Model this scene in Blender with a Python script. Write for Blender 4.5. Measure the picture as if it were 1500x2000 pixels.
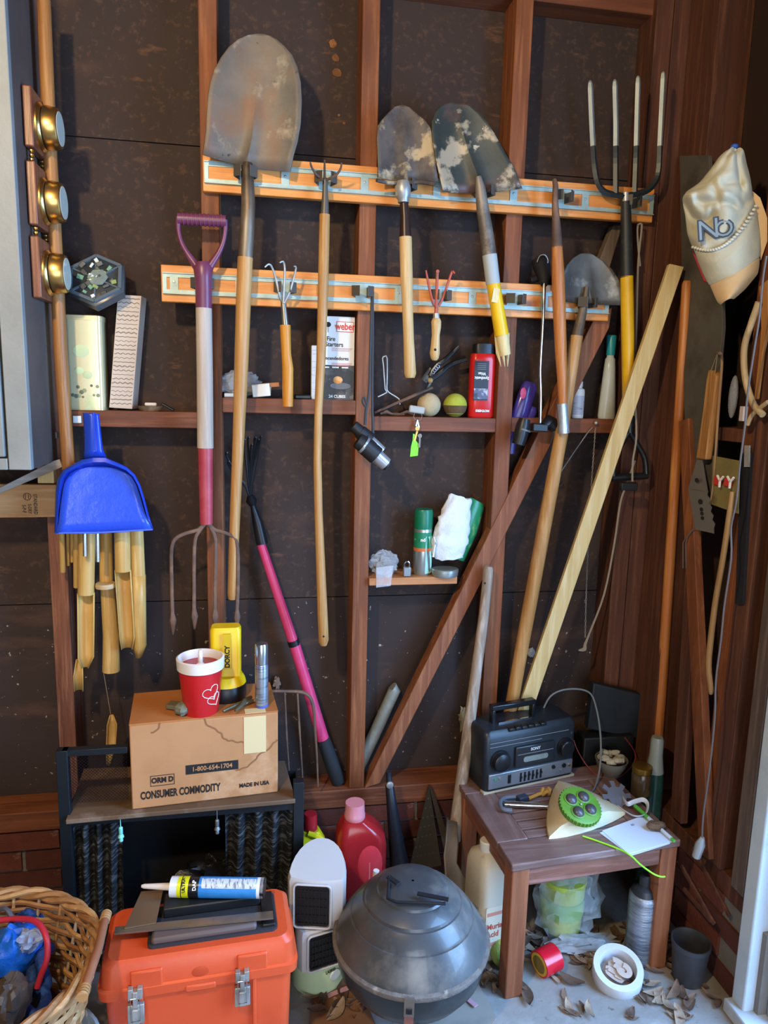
import bpy, math, random
from mathutils import Vector as V, Matrix, noise
random.seed(11)
for o in list(bpy.data.objects): bpy.data.objects.remove(o)
sc = bpy.context.scene; COL = sc.collection
# ---------------------------------------------------------------- camera
F = 1400.0; CAM = V((0, -1.97, 1.48)); YAW, PITCH, ROLL = (math.radians(a) for a in (10.088, 9.457, 1.398))
_r = V((math.cos(YAW), -math.sin(YAW), 0)); _f0 = V((math.sin(YAW), math.cos(YAW), 0)); _u = V((0, 0, 1))
FWD = _f0*math.cos(PITCH) - _u*math.sin(PITCH); _up = _u*math.cos(PITCH) + _f0*math.sin(PITCH)
RIGHT = _r*math.cos(ROLL) + _up*math.sin(ROLL); UP = _up*math.cos(ROLL) - _r*math.sin(ROLL)
cd = bpy.data.cameras.new('camera'); cam = bpy.data.objects.new('camera', cd); COL.objects.link(cam)
cd.sensor_fit = 'HORIZONTAL'; cd.sensor_width = 36; cd.lens = F*36/1500; cd.clip_start = .02
cam.matrix_world = Matrix(((RIGHT.x, UP.x, -FWD.x, CAM.x), (RIGHT.y, UP.y, -FWD.y, CAM.y), (RIGHT.z, UP.z, -FWD.z, CAM.z), (0, 0, 0, 1)))
sc.camera = cam
# ---------------------------------------------------------------- world, lights, exposure
sc.view_settings.view_transform = 'Standard'; sc.view_settings.look = 'None'
sc.view_settings.gamma = 1; sc.view_settings.use_curve_mapping = False; sc.view_settings.exposure = .9
w = bpy.data.worlds.new('daylight'); sc.world = w; w.use_nodes = True
w.node_tree.nodes['Background'].inputs[0].default_value = (.62, .78, 1, 1); w.node_tree.nodes['Background'].inputs[1].default_value = .5
def area(name, loc, to, sx, sy, watt, col):
    l = bpy.data.lights.new(name, 'AREA'); l.shape = 'RECTANGLE'; l.size = sx; l.size_y = sy; l.energy = watt; l.color = col
    o = bpy.data.objects.new(name, l); COL.objects.link(o); o.location = loc
    o.rotation_euler = (V(to)-V(loc)).to_track_quat('-Z', 'Y').to_euler(); return o
area('garage_opening_daylight', (.5, -4.6, 1.15), (.3, 0, .9), 2.6, 2.0, 50, (.86, .92, 1))
area('side_door_daylight', (1.75, -1.25, 1.2), (.4, -.5, .3), .9, 1.9, 74, (.27, .54, 1))
bl = bpy.data.lights.new('ceiling_bulb', 'POINT'); bl.energy = 62; bl.color = (1, .76, .43); bl.shadow_soft_size = .05
bo = bpy.data.objects.new('ceiling_bulb', bl); COL.objects.link(bo); bo.location = (-.62, -1.75, 2.42)
# ---------------------------------------------------------------- helpers
def ray(px, py): return RIGHT*((px-750)/F) - UP*((py-1000)/F) + FWD
def P(px, py, Y=0.): r = ray(px, py); return CAM + r*((Y-CAM.y)/r.y)
def PZ(px, py, Z=0.): r = ray(px, py); return CAM + r*((Z-CAM.z)/r.z)
def PX(px, py, X=1.16): r = ray(px, py); return CAM + r*((X-CAM.x)/r.x)
def PP(px, py, q, n): r = ray(px, py); return CAM + r*((q-CAM).dot(n)/r.dot(n))
def mpp(p): return (p-CAM).dot(FWD)/F      # metres per photo pixel at p
def lin(c):
    if isinstance(c, str): c = [int(c[i:i+2], 16) for i in (0, 2, 4)]
    return tuple(((x/255)/12.92 if x/255 <= .04045 else ((x/255+.055)/1.055)**2.4) for x in c[:3]) + (1,)
MATS = {}
def M(name, c, rough=.6, metal=0, layers=(), bump=0, bscale=60, bstretch=(1, 1, 1), trans=0, alpha=1, emis=0, coat=0, spec=.5, ior=1.45):
    """procedural material; layers = (colour, scale, low, high, stretch) noise masks over the base colour"""
    if name in MATS: return MATS[name]
    m = bpy.data.materials.new(name); m.use_nodes = True; N = m.node_tree.nodes; L = m.node_tree.links
    b = N['Principled BSDF']; b.inputs['Roughness'].default_value = rough; b.inputs['Metallic'].default_value = metal
    b.inputs['Specular IOR Level'].default_value = spec; b.inputs['IOR'].default_value = ior
    b.inputs['Base Color'].default_value = lin(c); b.inputs['Transmission Weight'].default_value = trans; b.inputs['Alpha'].default_value = alpha
    b.inputs['Coat Weight'].default_value = coat
    tc = N.new('ShaderNodeTexCoord')
    if emis: b.inputs['Emission Color'].default_value = lin(c); b.inputs['Emission Strength'].default_value = emis
    def nz(scale, st, det=8):
        mp = N.new('ShaderNodeMapping'); mp.inputs['Scale'].default_value = st; L.new(tc.outputs['Object'], mp.inputs[0])
        n = N.new('ShaderNodeTexNoise'); n.inputs['Scale'].default_value = scale; n.inputs['Detail'].default_value = det; n.inputs['Roughness'].default_value = .6
        L.new(mp.outputs[0], n.inputs['Vector']); return n
    prev = None
    for ly in layers:
        col, s, lo, hi = ly[:4]; st = ly[4] if len(ly) > 4 else (1, 1, 1)
        n = nz(s, st); mr = N.new('ShaderNodeMapRange'); mr.inputs[1].default_value = lo; mr.inputs[2].default_value = hi
        L.new(n.outputs[0], mr.inputs[0]); mx = N.new('ShaderNodeMix'); mx.data_type = 'RGBA'
        L.new(mr.outputs[0], mx.inputs[0])
        if prev: L.new(prev, mx.inputs[6])
        else: mx.inputs[6].default_value = lin(c)
        mx.inputs[7].default_value = lin(col); prev = mx.outputs[2]
    if prev: L.new(prev, b.inputs['Base Color'])
    if bump:
        n = nz(bscale, bstretch); bp = N.new('ShaderNodeBump'); bp.inputs['Strength'].default_value = bump; bp.inputs['Distance'].default_value = .01
        L.new(n.outputs[0], bp.inputs['Height']); L.new(bp.outputs[0], b.inputs['Normal'])
    MATS[name] = m; return m
def wood(name, c, c2, c3=None, ax=2, rough=.6, k=1, bump=.15, knots=None, stain=None):
    st = [14, 14, 14]; st[ax] = .8; st = tuple(st)
    ly = [(c2, 2.2*k, .38, .64, st), (c3 or c, 5*k, .5, .7, st)]
    if stain: ly.append((stain, 3.5, .50, .72, (1.6, 1.6, .7) if ax == 2 else (.7, 1.6, 1.6)))
    if knots: ly.append((knots, 7, .66, .74, (1, 1, .6) if ax == 2 else (.6, 1, 1)))
    return M(name, c, rough, 0, ly, bump, 6*k, st)
WL = {}
class MB:
    def __init__(s, T=None): s.v = []; s.f = []; s.T = T
    def add(s, vs, fs):
        o = len(s.v); s.v += [(s.T @ V(p)) if s.T else V(p) for p in vs]; s.f += [[i+o for i in f] for f in fs]; return s
    def box(s, c, d, R=None):
        c = V(c); x, y, z = d[0]/2, d[1]/2, d[2]/2
        vs = [V(p) for p in ((-x,-y,-z),(x,-y,-z),(x,y,-z),(-x,y,-z),(-x,-y,z),(x,-y,z),(x,y,z),(-x,y,z))]
        if R: vs = [R @ p for p in vs]
        return s.add([c+p for p in vs], [(0,3,2,1),(4,5,6,7),(0,1,5,4),(1,2,6,5),(2,3,7,6),(3,0,4,7)])
    def bx(s, x0, x1, y0, y1, z0, z1): return s.box(((x0+x1)/2,(y0+y1)/2,(z0+z1)/2), (abs(x1-x0),abs(y1-y0),abs(z1-z0)))
    def bar(s, a, b, w_, h_, up=(0,-1,0)):
        a = V(a); b = V(b); z = (b-a).normalized(); u = V(up); x = u.cross(z)
        if x.length < 1e-4: x = V((1,0,0)).cross(z)
        x.normalize(); y = z.cross(x); vs = []
        for p in (a, b):
            for sx, sy in ((-1,-1),(1,-1),(1,1),(-1,1)): vs.append(p + x*sx*w_/2 + y*sy*h_/2)
        return s.add(vs, [(3,2,1,0),(4,5,6,7),(0,1,5,4),(1,2,6,5),(2,3,7,6),(3,0,4,7)])
    def tube(s, pts, r, n=10, cap=True, flat=1.0, up=None):
        pts = [V(p) for p in pts]; k = len(pts); rs = r if isinstance(r, (list, tuple)) else [r]*k
        if k < 2: return s
        vs = []; prev = None
        for i in range(k):
            t = (pts[min(i+1,k-1)] - pts[max(i-1,0)]); t = t.normalized() if t.length > 1e-9 else V((0,0,1))
            if prev is None:
                ref = V(up) if up else (V((0,1,0)) if abs(t.y) < .9 else V((1,0,0)))
                x = ref.cross(t); x.normalize()
            else:
                x = prev - t*prev.dot(t); x.normalize()
            prev = x; y = t.cross(x)
            for j in range(n):
                a = 2*math.pi*j/n; vs.append(pts[i] + (x*math.cos(a) + y*math.sin(a)*flat)*rs[i])
        fs = [(i*n+j, i*n+(j+1)%n, (i+1)*n+(j+1)%n, (i+1)*n+j) for i in range(k-1) for j in range(n)]
        if cap: fs += [tuple(range(n-1,-1,-1)), tuple(range((k-1)*n, k*n))]
        return s.add(vs, fs)
    def tp(s, pts, Y=0., n=10, proj=None, flat=1.0, cap=True, sm=0):
        """tube through photo points (px, py, width_px[, Y]) at real depth Y"""
        q = []; r = []
        for p in pts:
            w3 = (proj or P)(p[0], p[1], p[3] if len(p) > 3 else Y) if not callable(proj) or proj in (P, PX, PZ) else proj(p[0], p[1])
            q.append(w3); r.append(p[2]/2*mpp(w3))
        if sm: q, r = smooth(q, r, sm)
        return s.tube(q, r, n, cap, flat)
    def lathe(s, prof, o=(0,0,0), ax=(0,0,1), n=24, sx=1, sy=1, cap=True):
        o = V(o); z = V(ax).normalized(); x = V((1,0,0)) if abs(z.x) < .9 else V((0,1,0)); x = (x - z*x.dot(z)).normalized(); y = z.cross(x)
        vs = [o + x*r*sx*math.cos(2*math.pi*j/n) + y*r*sy*math.sin(2*math.pi*j/n) + z*h for r, h in prof for j in range(n)]
        k = len(prof); fs = [(i*n+j, i*n+(j+1)%n, (i+1)*n+(j+1)%n, (i+1)*n+j) for i in range(k-1) for j in range(n)]
        if cap: fs += [tuple(range(n-1,-1,-1)), tuple(range((k-1)*n, k*n))]
        return s.add(vs, fs)
    def loft(s, rings, cap=True, closed=True):
        n = len(rings[0]); k = len(rings); vs = [p for r in rings for p in r]; m = n if closed else n-1
        fs = [(i*n+j, i*n+(j+1)%n, (i+1)*n+(j+1)%n, (i+1)*n+j) for i in range(k-1) for j in range(m)]
        if cap and closed: fs += [tuple(range(n-1,-1,-1)), tuple(range((k-1)*n, k*n))]
        return s.add(vs, fs)
    def prism(s, pts, d):
        pts = [V(p) for p in pts]; d = V(d); n = len(pts)
        return s.add(pts + [p+d for p in pts], [tuple(range(n)), tuple(range(2*n-1, n-1, -1))] + [(i, i+n, (i+1)%n+n, (i+1)%n) for i in range(n)])
    def ball(s, c, r, n=16, sc3=(1,1,1)):
        c = V(c); k = max(6, n*2//3); prof = [(math.sin(math.pi*i/k)*.9999+1e-4, -math.cos(math.pi*i/k)) for i in range(k+1)]
        vs = [c + V((a*math.cos(2*math.pi*j/n)*r*sc3[0], a*math.sin(2*math.pi*j/n)*r*sc3[1], h*r*sc3[2])) for a, h in prof for j in range(n)]
        return s.add(vs, [(i*n+j, i*n+(j+1)%n, (i+1)*n+(j+1)%n, (i+1)*n+j) for i in range(k) for j in range(n)])
    def rows(s, rws, proj, nu=13, dish=0., dv=(0,-1,0), hump=None, pw=2):
        """surface between left/right outline points given per row in photo pixels"""
        dv = V(dv); vs = []; k = len(rws); wmax = max(r[2]-r[0] for r in rws)
        for i, (xl, yl, xr, yr) in enumerate(rws):
            for j in range(nu):
                u = -1 + 2*j/(nu-1); t = (u+1)/2
                p = proj(xl+(xr-xl)*t, yl+(yr-yl)*t); d = dish*abs(u)**pw*((xr-xl)/wmax)**1.5
                if hump: d += hump[0]*max(0, 1-i/(k*hump[1]))*math.exp(-(u/hump[2])**2)
                vs.append(p + dv*d)
        return s.add(vs, [(i*nu+j, i*nu+j+1, (i+1)*nu+j+1, (i+1)*nu+j) for i in range(k-1) for j in range(nu-1)])
    def build(s, name, mat, parent=None, loc=None, smooth=True, bev=0, solid=0, sub=0, ang=38, seg=2, kind=None, label=None):
        if parent is None and loc is None:
            xs = [p.x for p in s.v]; ys = [p.y for p in s.v]; loc = V(((min(xs)+max(xs))/2, (min(ys)+max(ys))/2, min(p.z for p in s.v)))
        base = WL[parent.name] if parent else V(loc)
        me = bpy.data.meshes.new(name); me.from_pydata([tuple(p-base) for p in s.v], [], s.f); me.validate(); me.update()
        import bmesh
        bm = bmesh.new(); bm.from_mesh(me); bmesh.ops.recalc_face_normals(bm, faces=bm.faces); bm.to_mesh(me); bm.free()
        if smooth: me.shade_smooth(); me.set_sharp_from_angle(angle=math.radians(ang))
        o = bpy.data.objects.new(name, me); COL.objects.link(o); me.materials.append(mat)
        if parent: o.parent = parent
        else: o.location = base
        WL[o.name] = base
        if solid: m = o.modifiers.new('thickness', 'SOLIDIFY'); m.thickness = solid; m.offset = 0
        if sub: m = o.modifiers.new('subdivision', 'SUBSURF'); m.levels = m.render_levels = sub
        if bev: m = o.modifiers.new('bevel', 'BEVEL'); m.width = bev; m.segments = seg; m.limit_method = 'ANGLE'; m.angle_limit = math.radians(40)
        if kind: o['kind'] = kind
        if label: o['label'] = label
        return o
def smooth(q, r, k=6):
    """Catmull-Rom resampling of a path"""
    n = len(q); Q = []; R_ = []
    for i in range(n-1):
        a, b, c, d = q[max(i-1,0)], q[i], q[i+1], q[min(i+2,n-1)]
        for j in range(k):
            t = j/k; Q.append(((b*2) + (c-a)*t + (a*2-b*5+c*4-d)*t*t + (b*3-a-c*3+d)*t**3)*.5); R_.append(r[i]+(r[i+1]-r[i])*t)
    Q.append(q[-1]); R_.append(r[-1]); return Q, R_
def tag(o, label, cat, group=None):
    o['label'] = label; o['category'] = cat
    if group: o['group'] = group
    return o
def thing(name, loc, label, cat, group=None):
    o = bpy.data.objects.new(name, None); o.empty_display_size = .05; COL.objects.link(o); o.location = loc; WL[o.name] = V(loc)
    return tag(o, label, cat, group)
def struct(name, loc=(0,0,0)):
    o = bpy.data.objects.new(name, None); o.empty_display_size = .05; COL.objects.link(o); o.location = loc; WL[o.name] = V(loc); o['kind'] = 'structure'; return o
def frame(o, x, up=(0,0,1)):
    x = V(x).normalized(); z = V(up); z = (z - x*z.dot(x)).normalized(); y = z.cross(x)
    return Matrix(((x.x,y.x,z.x,o[0]),(x.y,y.y,z.y,o[1]),(x.z,y.z,z.z,o[2]),(0,0,0,1)))
def text(body, size, T, mat, parent, name='lettering', align='CENTER', off=0., sx=1., wrap=None, sh=0.):
    """flat print: letters as thin mesh; local x along the text, y up, z out of the surface"""
    c = bpy.data.curves.new('t', 'FONT'); c.body = body; c.size = size; c.align_x = align; c.align_y = 'CENTER'; c.offset = off; c.extrude = .0003; c.resolution_u = 3; c.shear = sh
    t = bpy.data.objects.new('t', c); COL.objects.link(t); dg = bpy.context.evaluated_depsgraph_get(); me = bpy.data.meshes.new_from_object(t.evaluated_get(dg))
    bpy.data.objects.remove(t); b = MB(); base = WL[parent.name]
    vs = [V((v.co.x*sx, v.co.y, v.co.z)) for v in me.vertices]
    if wrap: vs = [V(((wrap+v.z)*math.sin(v.x/wrap), v.y, (wrap+v.z)*math.cos(v.x/wrap)-wrap)) for v in vs]
    b.v = [T @ v for v in vs]; b.f = [list(p.vertices) for p in me.polygons]; bpy.data.meshes.remove(me)
    return b.build(name, mat, parent, smooth=False)
def rect(cx, cy, w_, h_, r=0, n=4):
    """rounded rectangle outline in 2D"""
    if r <= 0: return [(cx-w_/2,cy-h_/2),(cx+w_/2,cy-h_/2),(cx+w_/2,cy+h_/2),(cx-w_/2,cy+h_/2)]
    out = []
    for k, (sx, sy) in enumerate(((1,-1),(1,1),(-1,1),(-1,-1))):
        for j in range(n+1):
            a = -math.pi/2 + k*math.pi/2 + j/n*math.pi/2
            out.append((cx+sx*(w_/2-r)+r*math.cos(a), cy+sy*(h_/2-r)+r*math.sin(a)))
    return out
def ring(T, pts2, z): return [T @ V((x, y, z)) for x, y in pts2]
# ---------------------------------------------------------------- shared materials
W_STUD = wood('redwood_stud', '824a28', '69381d', '985d35', 2, .65, bump=.08, knots='45240f', stain='562d18')
W_STUDX = wood('redwood_block', '774428', '60331f', '8a5236', 0, .65, bump=.08, stain='562c1a')
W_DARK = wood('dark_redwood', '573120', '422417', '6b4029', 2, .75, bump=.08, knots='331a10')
W_RAIL = wood('orange_rail', 'd98f48', 'cc7f38', 'e3a05a', 0, .45, bump=.05, knots='a05a24')
W_PINE = wood('pale_pine', 'd8c189', 'c8ac72', 'e2d0a0', 2, .55, knots='8b6038')
W_ASH = wood('ash_handle', 'b5864e', 'a07038', 'c49a64', 2, .45, stain='8d6236')
W_ASHP = wood('pale_ash_handle', 'c9a670', 'b89055', 'd6b988', 2, .45)
W_ORNG = wood('orange_handle', 'b8723a', 'a05c28', 'c98748', 2, .4)
W_GREY = wood('weathered_handle', '9b8a78', '7d6b5b', 'b5a698', 2, .75)
W_BAMB = wood('bamboo', 'c9a35f', 'b58a45', 'd8b878', 2, .4, bump=.05, stain='a87c40')
STEEL = M('worn_steel', 'b4b5b2', .42, .6, [('6f6a62', 9, .45, .7)], .05)
GALV = M('galvanised', 'a9bdb8', .5, .35, [('93a8a5', 30, .4, .7)])
DKST = M('dark_steel', '5f5b55', .45, .4, [('6b5a4a', 14, .5, .7)])
RUST = M('rusty_steel', '6d5548', .7, .35, [('8a6a55', 20, .45, .65), ('453830', 9, .5, .7)], .1, 90)
CHROME = M('chrome', 'c9ccd0', .15, 1)
BLACK = M('black_plastic', '17181a', .4)
BLACKM = M('black_matte', '14141a', .7)
WHITE = M('white_plastic', 'e8e8e4', .4)
BRASS = M('brass', 'd8b06a', .28, 1)
INK = M('black_ink', '1c1b1b', .8); INKW = M('white_ink', 'e9e6df', .7)
# ================================================================ the setting
SHY = .095                                            # inner face of the sheathing; stud fronts stand at Y = 0
M_SHEATH = M('dark_fibreboard', '392a24', .85, 0, [('2e221d', 3, .35, .7), ('50362a', 5, .56, .78, (.8, 1, 1.6)), ('5f4231', 14, .64, .74, (.6, 1, 2.0)), ('4a3529', 60, .55, .66)], .10, 160)
M_SHL = M('dark_fibreboard_specked', '3a2c28', .85, 0, [('2f2420', 3, .35, .7), ('5a4034', 6, .56, .78, (.5, 1, 2.0)), ('a0948a', 62, .66, .672)], .10, 160)
CONC = M('concrete', '8b8885', .85, 0, [('7c7873', 3, .4, .65), ('999795', 12, .5, .75), ('5c5048', 30, .62, .70)], .2, 50)
b = MB(); b.bx(-3.2, 2.2, -6.5, .4, -.1, 0); fl = b.build('floor', CONC, loc=(0,0,0), kind='structure')
wb = struct('wall_back')
zs = [0.0, .874, 2.104, 2.75]
for i in range(3):
    b = MB(); b.bx(-1.7, 1.3, SHY, SHY+.012, zs[i]+(.0015 if i else 0)+(.24 if i == 0 else 0), zs[i+1]-.0015); b.build('sheathing_panel', M_SHEATH if i else M_SHL, wb)
b = MB(); b.bx(-1.7, 1.3, SHY+.012, SHY+.03, .2, 2.8); b.build('sheathing_backing', BLACKM, wb)
ZPL = (.247, .305)
for cx_, cy_, s_ in ((650,85,1.),(655,113,.9),(658,142,1.1),(672,240,.35),(662,225,.3)):
    b = MB(); c_ = P(cx_, cy_, SHY-.0008); b.prism([c_+V((.011*s_*math.cos(a)*(1+.5*noise.noise(V((a,cx_,cy_)))), 0, .010*s_*math.sin(a)*(1+.6*noise.noise(V((cy_,a,1)))))) for a in [k*.7 for k in range(9)]], (0,.0008,0)); b.build('torn_patch', M('torn_fibre','8a5a34',.9,0,[('6b4428',40,.45,.6)]), wb, smooth=False)
def stud(x0, x1, z0, z1, m=W_STUD):
    b = MB(); b.bx(x0, x1, 0, SHY, z0, z1); return b.build('stud', m, wb, bev=.002)
SX = [(-.951, -.906), (-.545, -.500), (-.139, -.094), (.265, .310), (.668, .715)]
stud(*SX[0], ZPL[1], 2.6); stud(*SX[1], ZPL[1], 2.6, wood('worn_stud', '7f5240', '5b3426', '9a6a52', 2, .75, k=1.6)); stud(*SX[2], ZPL[1], 2.6); stud(*SX[3], ZPL[1], 2.6); stud(*SX[4], ZPL[1], 2.6)
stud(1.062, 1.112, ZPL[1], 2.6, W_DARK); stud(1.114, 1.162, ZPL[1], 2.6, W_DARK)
b = MB(); b.bx(-1.7, 1.16, -.005, SHY, *ZPL); b.build('bottom_plate', W_STUDX, wb, bev=.003)
zt = P(1200, 12, 0).z
b = MB(); b.bx(-1.7, 1.16, .02, SHY, zt, zt+.05); b.build('top_plate', W_STUDX, wb, bev=.002)
def block(x0, x1, zt, zb):
    b = MB(); b.bx(x0, x1, .001, SHY-.001, zb, zt); return b.build('blocking', W_STUDX, wb, bev=.002)
ZL = P(260, 803).z; ZM = P(560, 779).z; ZR = P(850, 815).z; ZF = P(1150, 818).z
block(SX[1][1], SX[2][0], ZL, P(260, 835).z); block(SX[2][1], SX[3][0], ZM, P(560, 808).z); block(SX[3][1], SX[4][0], ZR, P(850, 843).z); block(SX[4][1], 1.062, ZF, P(1150, 846).z)
# diagonal brace, face set into the stud fronts
def brace(pts, y0, y1, m, name='brace'):
    b = MB(); q = [P(*p, y0) for p in pts]; b.prism(q, (0, y1-y0, 0)); return b.build(name, m, wb, bev=.002)
W_BR = wood('brace_wood', '8d5535', '6d3b22', 'a06a48', 2, .65)
brace([(1196, 600), (1163, 618), (712, 1540), (742, 1530), (1085, 850), (1190, 640)], -.004, .045, W_BR)
brace([(1216, 440), (1198, 440), (1150, 560), (1180, 560)], .03, .06, wood('grey_brace', '6b5a4c', '584a3e', '7a6a5c', 2, .8))
# small shelf between stud and brace
b = MB(); q = [PZ(718, 1112, P(720,1112,0).z), ]
zsh = P(720, 1128, -.004).z
b.bx(SX[3][1], P(893, 1118, -.01).x, -.014, SHY-.002, zsh-.022, zsh+.0); sh2 = b.build('small_shelf', wood('shelf_pine', 'b77a4a', '9c6136', 'c68e60', 0, .55), wb, bev=.002)
# brick foundation
MB_BR = [M('brick_a', '6d382c', .85, 0, [('5f3029', 20, .4, .7), ('8f8380', 16, .64, .74)], .3, 70), M('brick_b', '582e26', .85, 0, [('4e2a24', 20, .4, .7), ('8f8380', 16, .66, .74)], .3, 70)]
MORT = M('mortar', '77736e', .95, 0, [('6e6a66', 18, .4, .7)], .3, 80)
b = MB(); b.bx(-1.7, 1.26, .008, SHY, 0, ZPL[0]); b.build('mortar_bed', MORT, wb)
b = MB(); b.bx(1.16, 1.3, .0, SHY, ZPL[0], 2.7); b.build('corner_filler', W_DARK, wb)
rows_b = 4; hb = ZPL[0]/rows_b; bw = .205; shared = {}
def brick_mesh(mat, L, rot):
    key = (mat.name, round(L, 3), rot)
    if key in shared: return shared[key]
    m = MB()
    if rot: m.bx(-.046, .046, -L/2, L/2, -hb/2+.005, hb/2-.005)
    else: m.bx(-L/2, L/2, -.046, .046, -hb/2+.005, hb/2-.005)
    o = m.build('brick', mat, loc=(0,0,0), smooth=False); me = o.data; bpy.data.objects.remove(o); shared[key] = me; return me
def brick(par, c, L, i, rot=False):
    o = bpy.data.objects.new('brick', brick_mesh(MB_BR[i % 2], L, rot)); COL.objects.link(o); o.parent = par; o.location = c; WL[o.name] = V(WL[par.name])
for r in range(rows_b):
    x = -1.68 + (bw/2 if r % 2 else 0); i = r
    while x < 1.16:
        i += random.choice((1, 1, 2))
        if x > -1.1: brick(wb, (x+bw/2, .046+random.uniform(-.003, .002), hb*(r+.5)), bw-.011, i)
        x += bw
# right wall
XR = 1.16
wr = struct('wall_right')
M_RS = M('dark_red_board', '2f1c14', .85, 0, [('251610', 3, .35, .7), ('412618', 12, .6, .8, (4, 4, .3))], .12, 120)
b = MB(); b.bx(XR+.1, XR+.112, -.66, .1, .2, 2.75); b.build('sheathing_panel', M_RS, wr)
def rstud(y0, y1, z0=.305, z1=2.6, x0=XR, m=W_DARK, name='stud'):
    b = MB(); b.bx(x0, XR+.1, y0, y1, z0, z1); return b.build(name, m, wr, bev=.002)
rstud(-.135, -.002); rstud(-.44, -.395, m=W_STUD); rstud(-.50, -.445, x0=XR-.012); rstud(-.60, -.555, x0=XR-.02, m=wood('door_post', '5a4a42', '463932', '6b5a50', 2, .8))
b = MB(); b.bx(XR-.004, XR+.1, -.60, .0, *ZPL); b.build('sill_plate', W_DARK, wr, bev=.003)
b = MB(); b.bx(XR, XR+.1, -.395, -.135, PX(1450, 865).z, PX(1450, 838).z); b.build('blocking', W_DARK, wr, bev=.002)
b = MB(); b.bx(XR+.008, XR+.1, -.66, .09, 0, ZPL[0]); b.build('mortar_bed', MORT, wr)
for r in range(rows_b):
    y = .0 + (bw/2 if r % 2 else 0); i = r
    while y - bw > -.68:
        i += 1; brick(wr, (XR+.046, y-bw/2, hb*(r+.5)), bw-.011, i, True); y -= bw
b = MB(); q0 = PX(1362, 1380, XR-.02); q1 = PX(1324, 1610, XR-.02)
b.bar(PX(1356, 1120, XR-.012), PX(1326, 1600, XR-.012), .05, .022, (-1,0,0)); b.build('batten', W_DARK, wr, bev=.002)
b = MB(); b.bar(PX(1342, 820, XR-.014), PX(1382, 1672, XR-.014), .045, .022, (-1,0,0)); b.build('batten', W_STUD, wr, bev=.002)
# the wall beyond the side door, side wall left, rear returns and the roof
M_WALL = M('garage_board', '5a463a', .9, 0, [('4a382e', 4, .4, .7)])
b = MB(); b.bx(XR, XR+.1, -6.4, -1.75, 0, 2.75); b.bx(XR, XR+.1, -1.75, -.6, 2.12, 2.75); b.build('wall_panel', M_WALL, wr)
wl = MB(); wl.bx(-3.0, -2.9, -6.4, .2, 0, 2.75); wl.build('wall_left', M_WALL, loc=(-2.95, -3, 0), kind='structure')
b = MB(); b.bx(-2.9, -1.7, SHY, SHY+.02, 0, 2.75); b.build('wall_panel', M_SHEATH, wb)
cl = MB(); cl.bx(-3.0, 1.26, -6.4, .2, 2.75, 2.8); cl.build('ceiling', M('roof_boards', '6a5340', .9), loc=(0, -3, 2.75), kind='structure')
# side door frame
df = struct('door_1', (XR, -.7, 0)); M_WP = M('white_door_paint', 'b9c6d2', .35, 0, [('9fb0c0', 6, .45, .7)]); M_WP2 = M('grey_door_paint', '7f8f9c', .4)
b = MB(); b.bx(XR-.02, XR+.05, -.645, -.602, .0, 2.1); b.build('jamb', M_WP, df, bev=.004)
b = MB(); b.bx(XR+.05, XR+.13, -.655, -.612, .0, 2.1); b.build('gap_shade', BLACKM, df)  # black strip paints the shade of the gap between jamb and door leaf
b = MB(); b.bx(XR+.03, XR+.13, -.705, -.66, .03, 2.1); b.build('door_leaf_edge', M_WP2, df, bev=.003)
b = MB(); b.bx(XR-.04, XR+.2, -1.75, -.60, 0, .035); b.build('threshold', M('threshold_paint', 'aeb4b8', .5, 0, [('8d8f8e', 12, .5, .7)]), df, bev=.004)
# ================================================================ tool racks and the long tools hung on them
def rack(x0, x1, pt, pb, label, webs, hooks, yf=-.022):
    zt = P(*pt, yf).z; zb = P(*pb, yf).z; X0 = P(x0, (pt[1]+pb[1])/2, yf).x; X1 = P(x1, (pt[1]+pb[1])/2+30, yf).x
    r = thing('tool_rack', ((X0+X1)/2, yf/2, zb), label, 'tool rack', 'tool hanging rails')
    b = MB(); b.bx(X0, X1, yf, -.001, zb, zt); b.build('rail_board', W_RAIL, r, bev=.002)
    zc = (zt+zb)/2; h = .052; y1 = yf-.003
    xs = lambda px: P(px, pt[1]+30+(px-600)*.06, yf).x
    b = MB(); b.bx(X0+.004, X1-.002, y1, yf, zc+h/2-.011, zc+h/2); b.bx(X0+.004, X1-.002, y1, yf, zc-h/2, zc-h/2+.011)
    b.bx(X0+.004, X1-.002, y1-.006, y1, zc-h/2, zc-h/2+.002); b.bx(X0+.004, X1-.002, y1-.004, y1, zc+h/2-.002, zc+h/2)
    for w_ in webs: X = xs(w_); b.bx(X-.010, X+.010, y1, yf, zc-h/2+.011, zc+h/2-.011)
    for w_ in hooks: X = xs(w_); b.bx(X-.016, X+.016, y1, yf, zc-h/2+.011, zc+h/2-.011)
    b.bx(X0+.004, X0+.014, y1, yf, zc-h/2+.011, zc+h/2-.011); b.bx(X1-.014, X1-.002, y1, yf, zc-h/2+.011, zc+h/2-.011); trk = b.build('slotted_track', GALV, r)
    for w_ in webs:
        X = xs(w_); b = MB(); b.lathe([(.0035, 0), (.003, .0015), (.001, .002)], (X, y1, zc+.004), (0,-1,0), 10); b.build('screw', STEEL, trk)
    for w_ in hooks:
        X = xs(w_)
        for s in (-1, 1):
            b = MB(); z0, z1 = zc-.013, zc+.013; x = X+s*.016
            b.prism([(x, y1, z0), (x+s*.013, y1-.030, z0), (x-s*.005, y1-.052, z0-.002), (x-s*.0055, y1-.052, z0-.002), (x+s*.0115, y1-.030, z0), (x-s*.0015, y1, z0)], (0, 0, z1-z0)); b.build('spring_jaw', DKST, trk)
    return r
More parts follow.
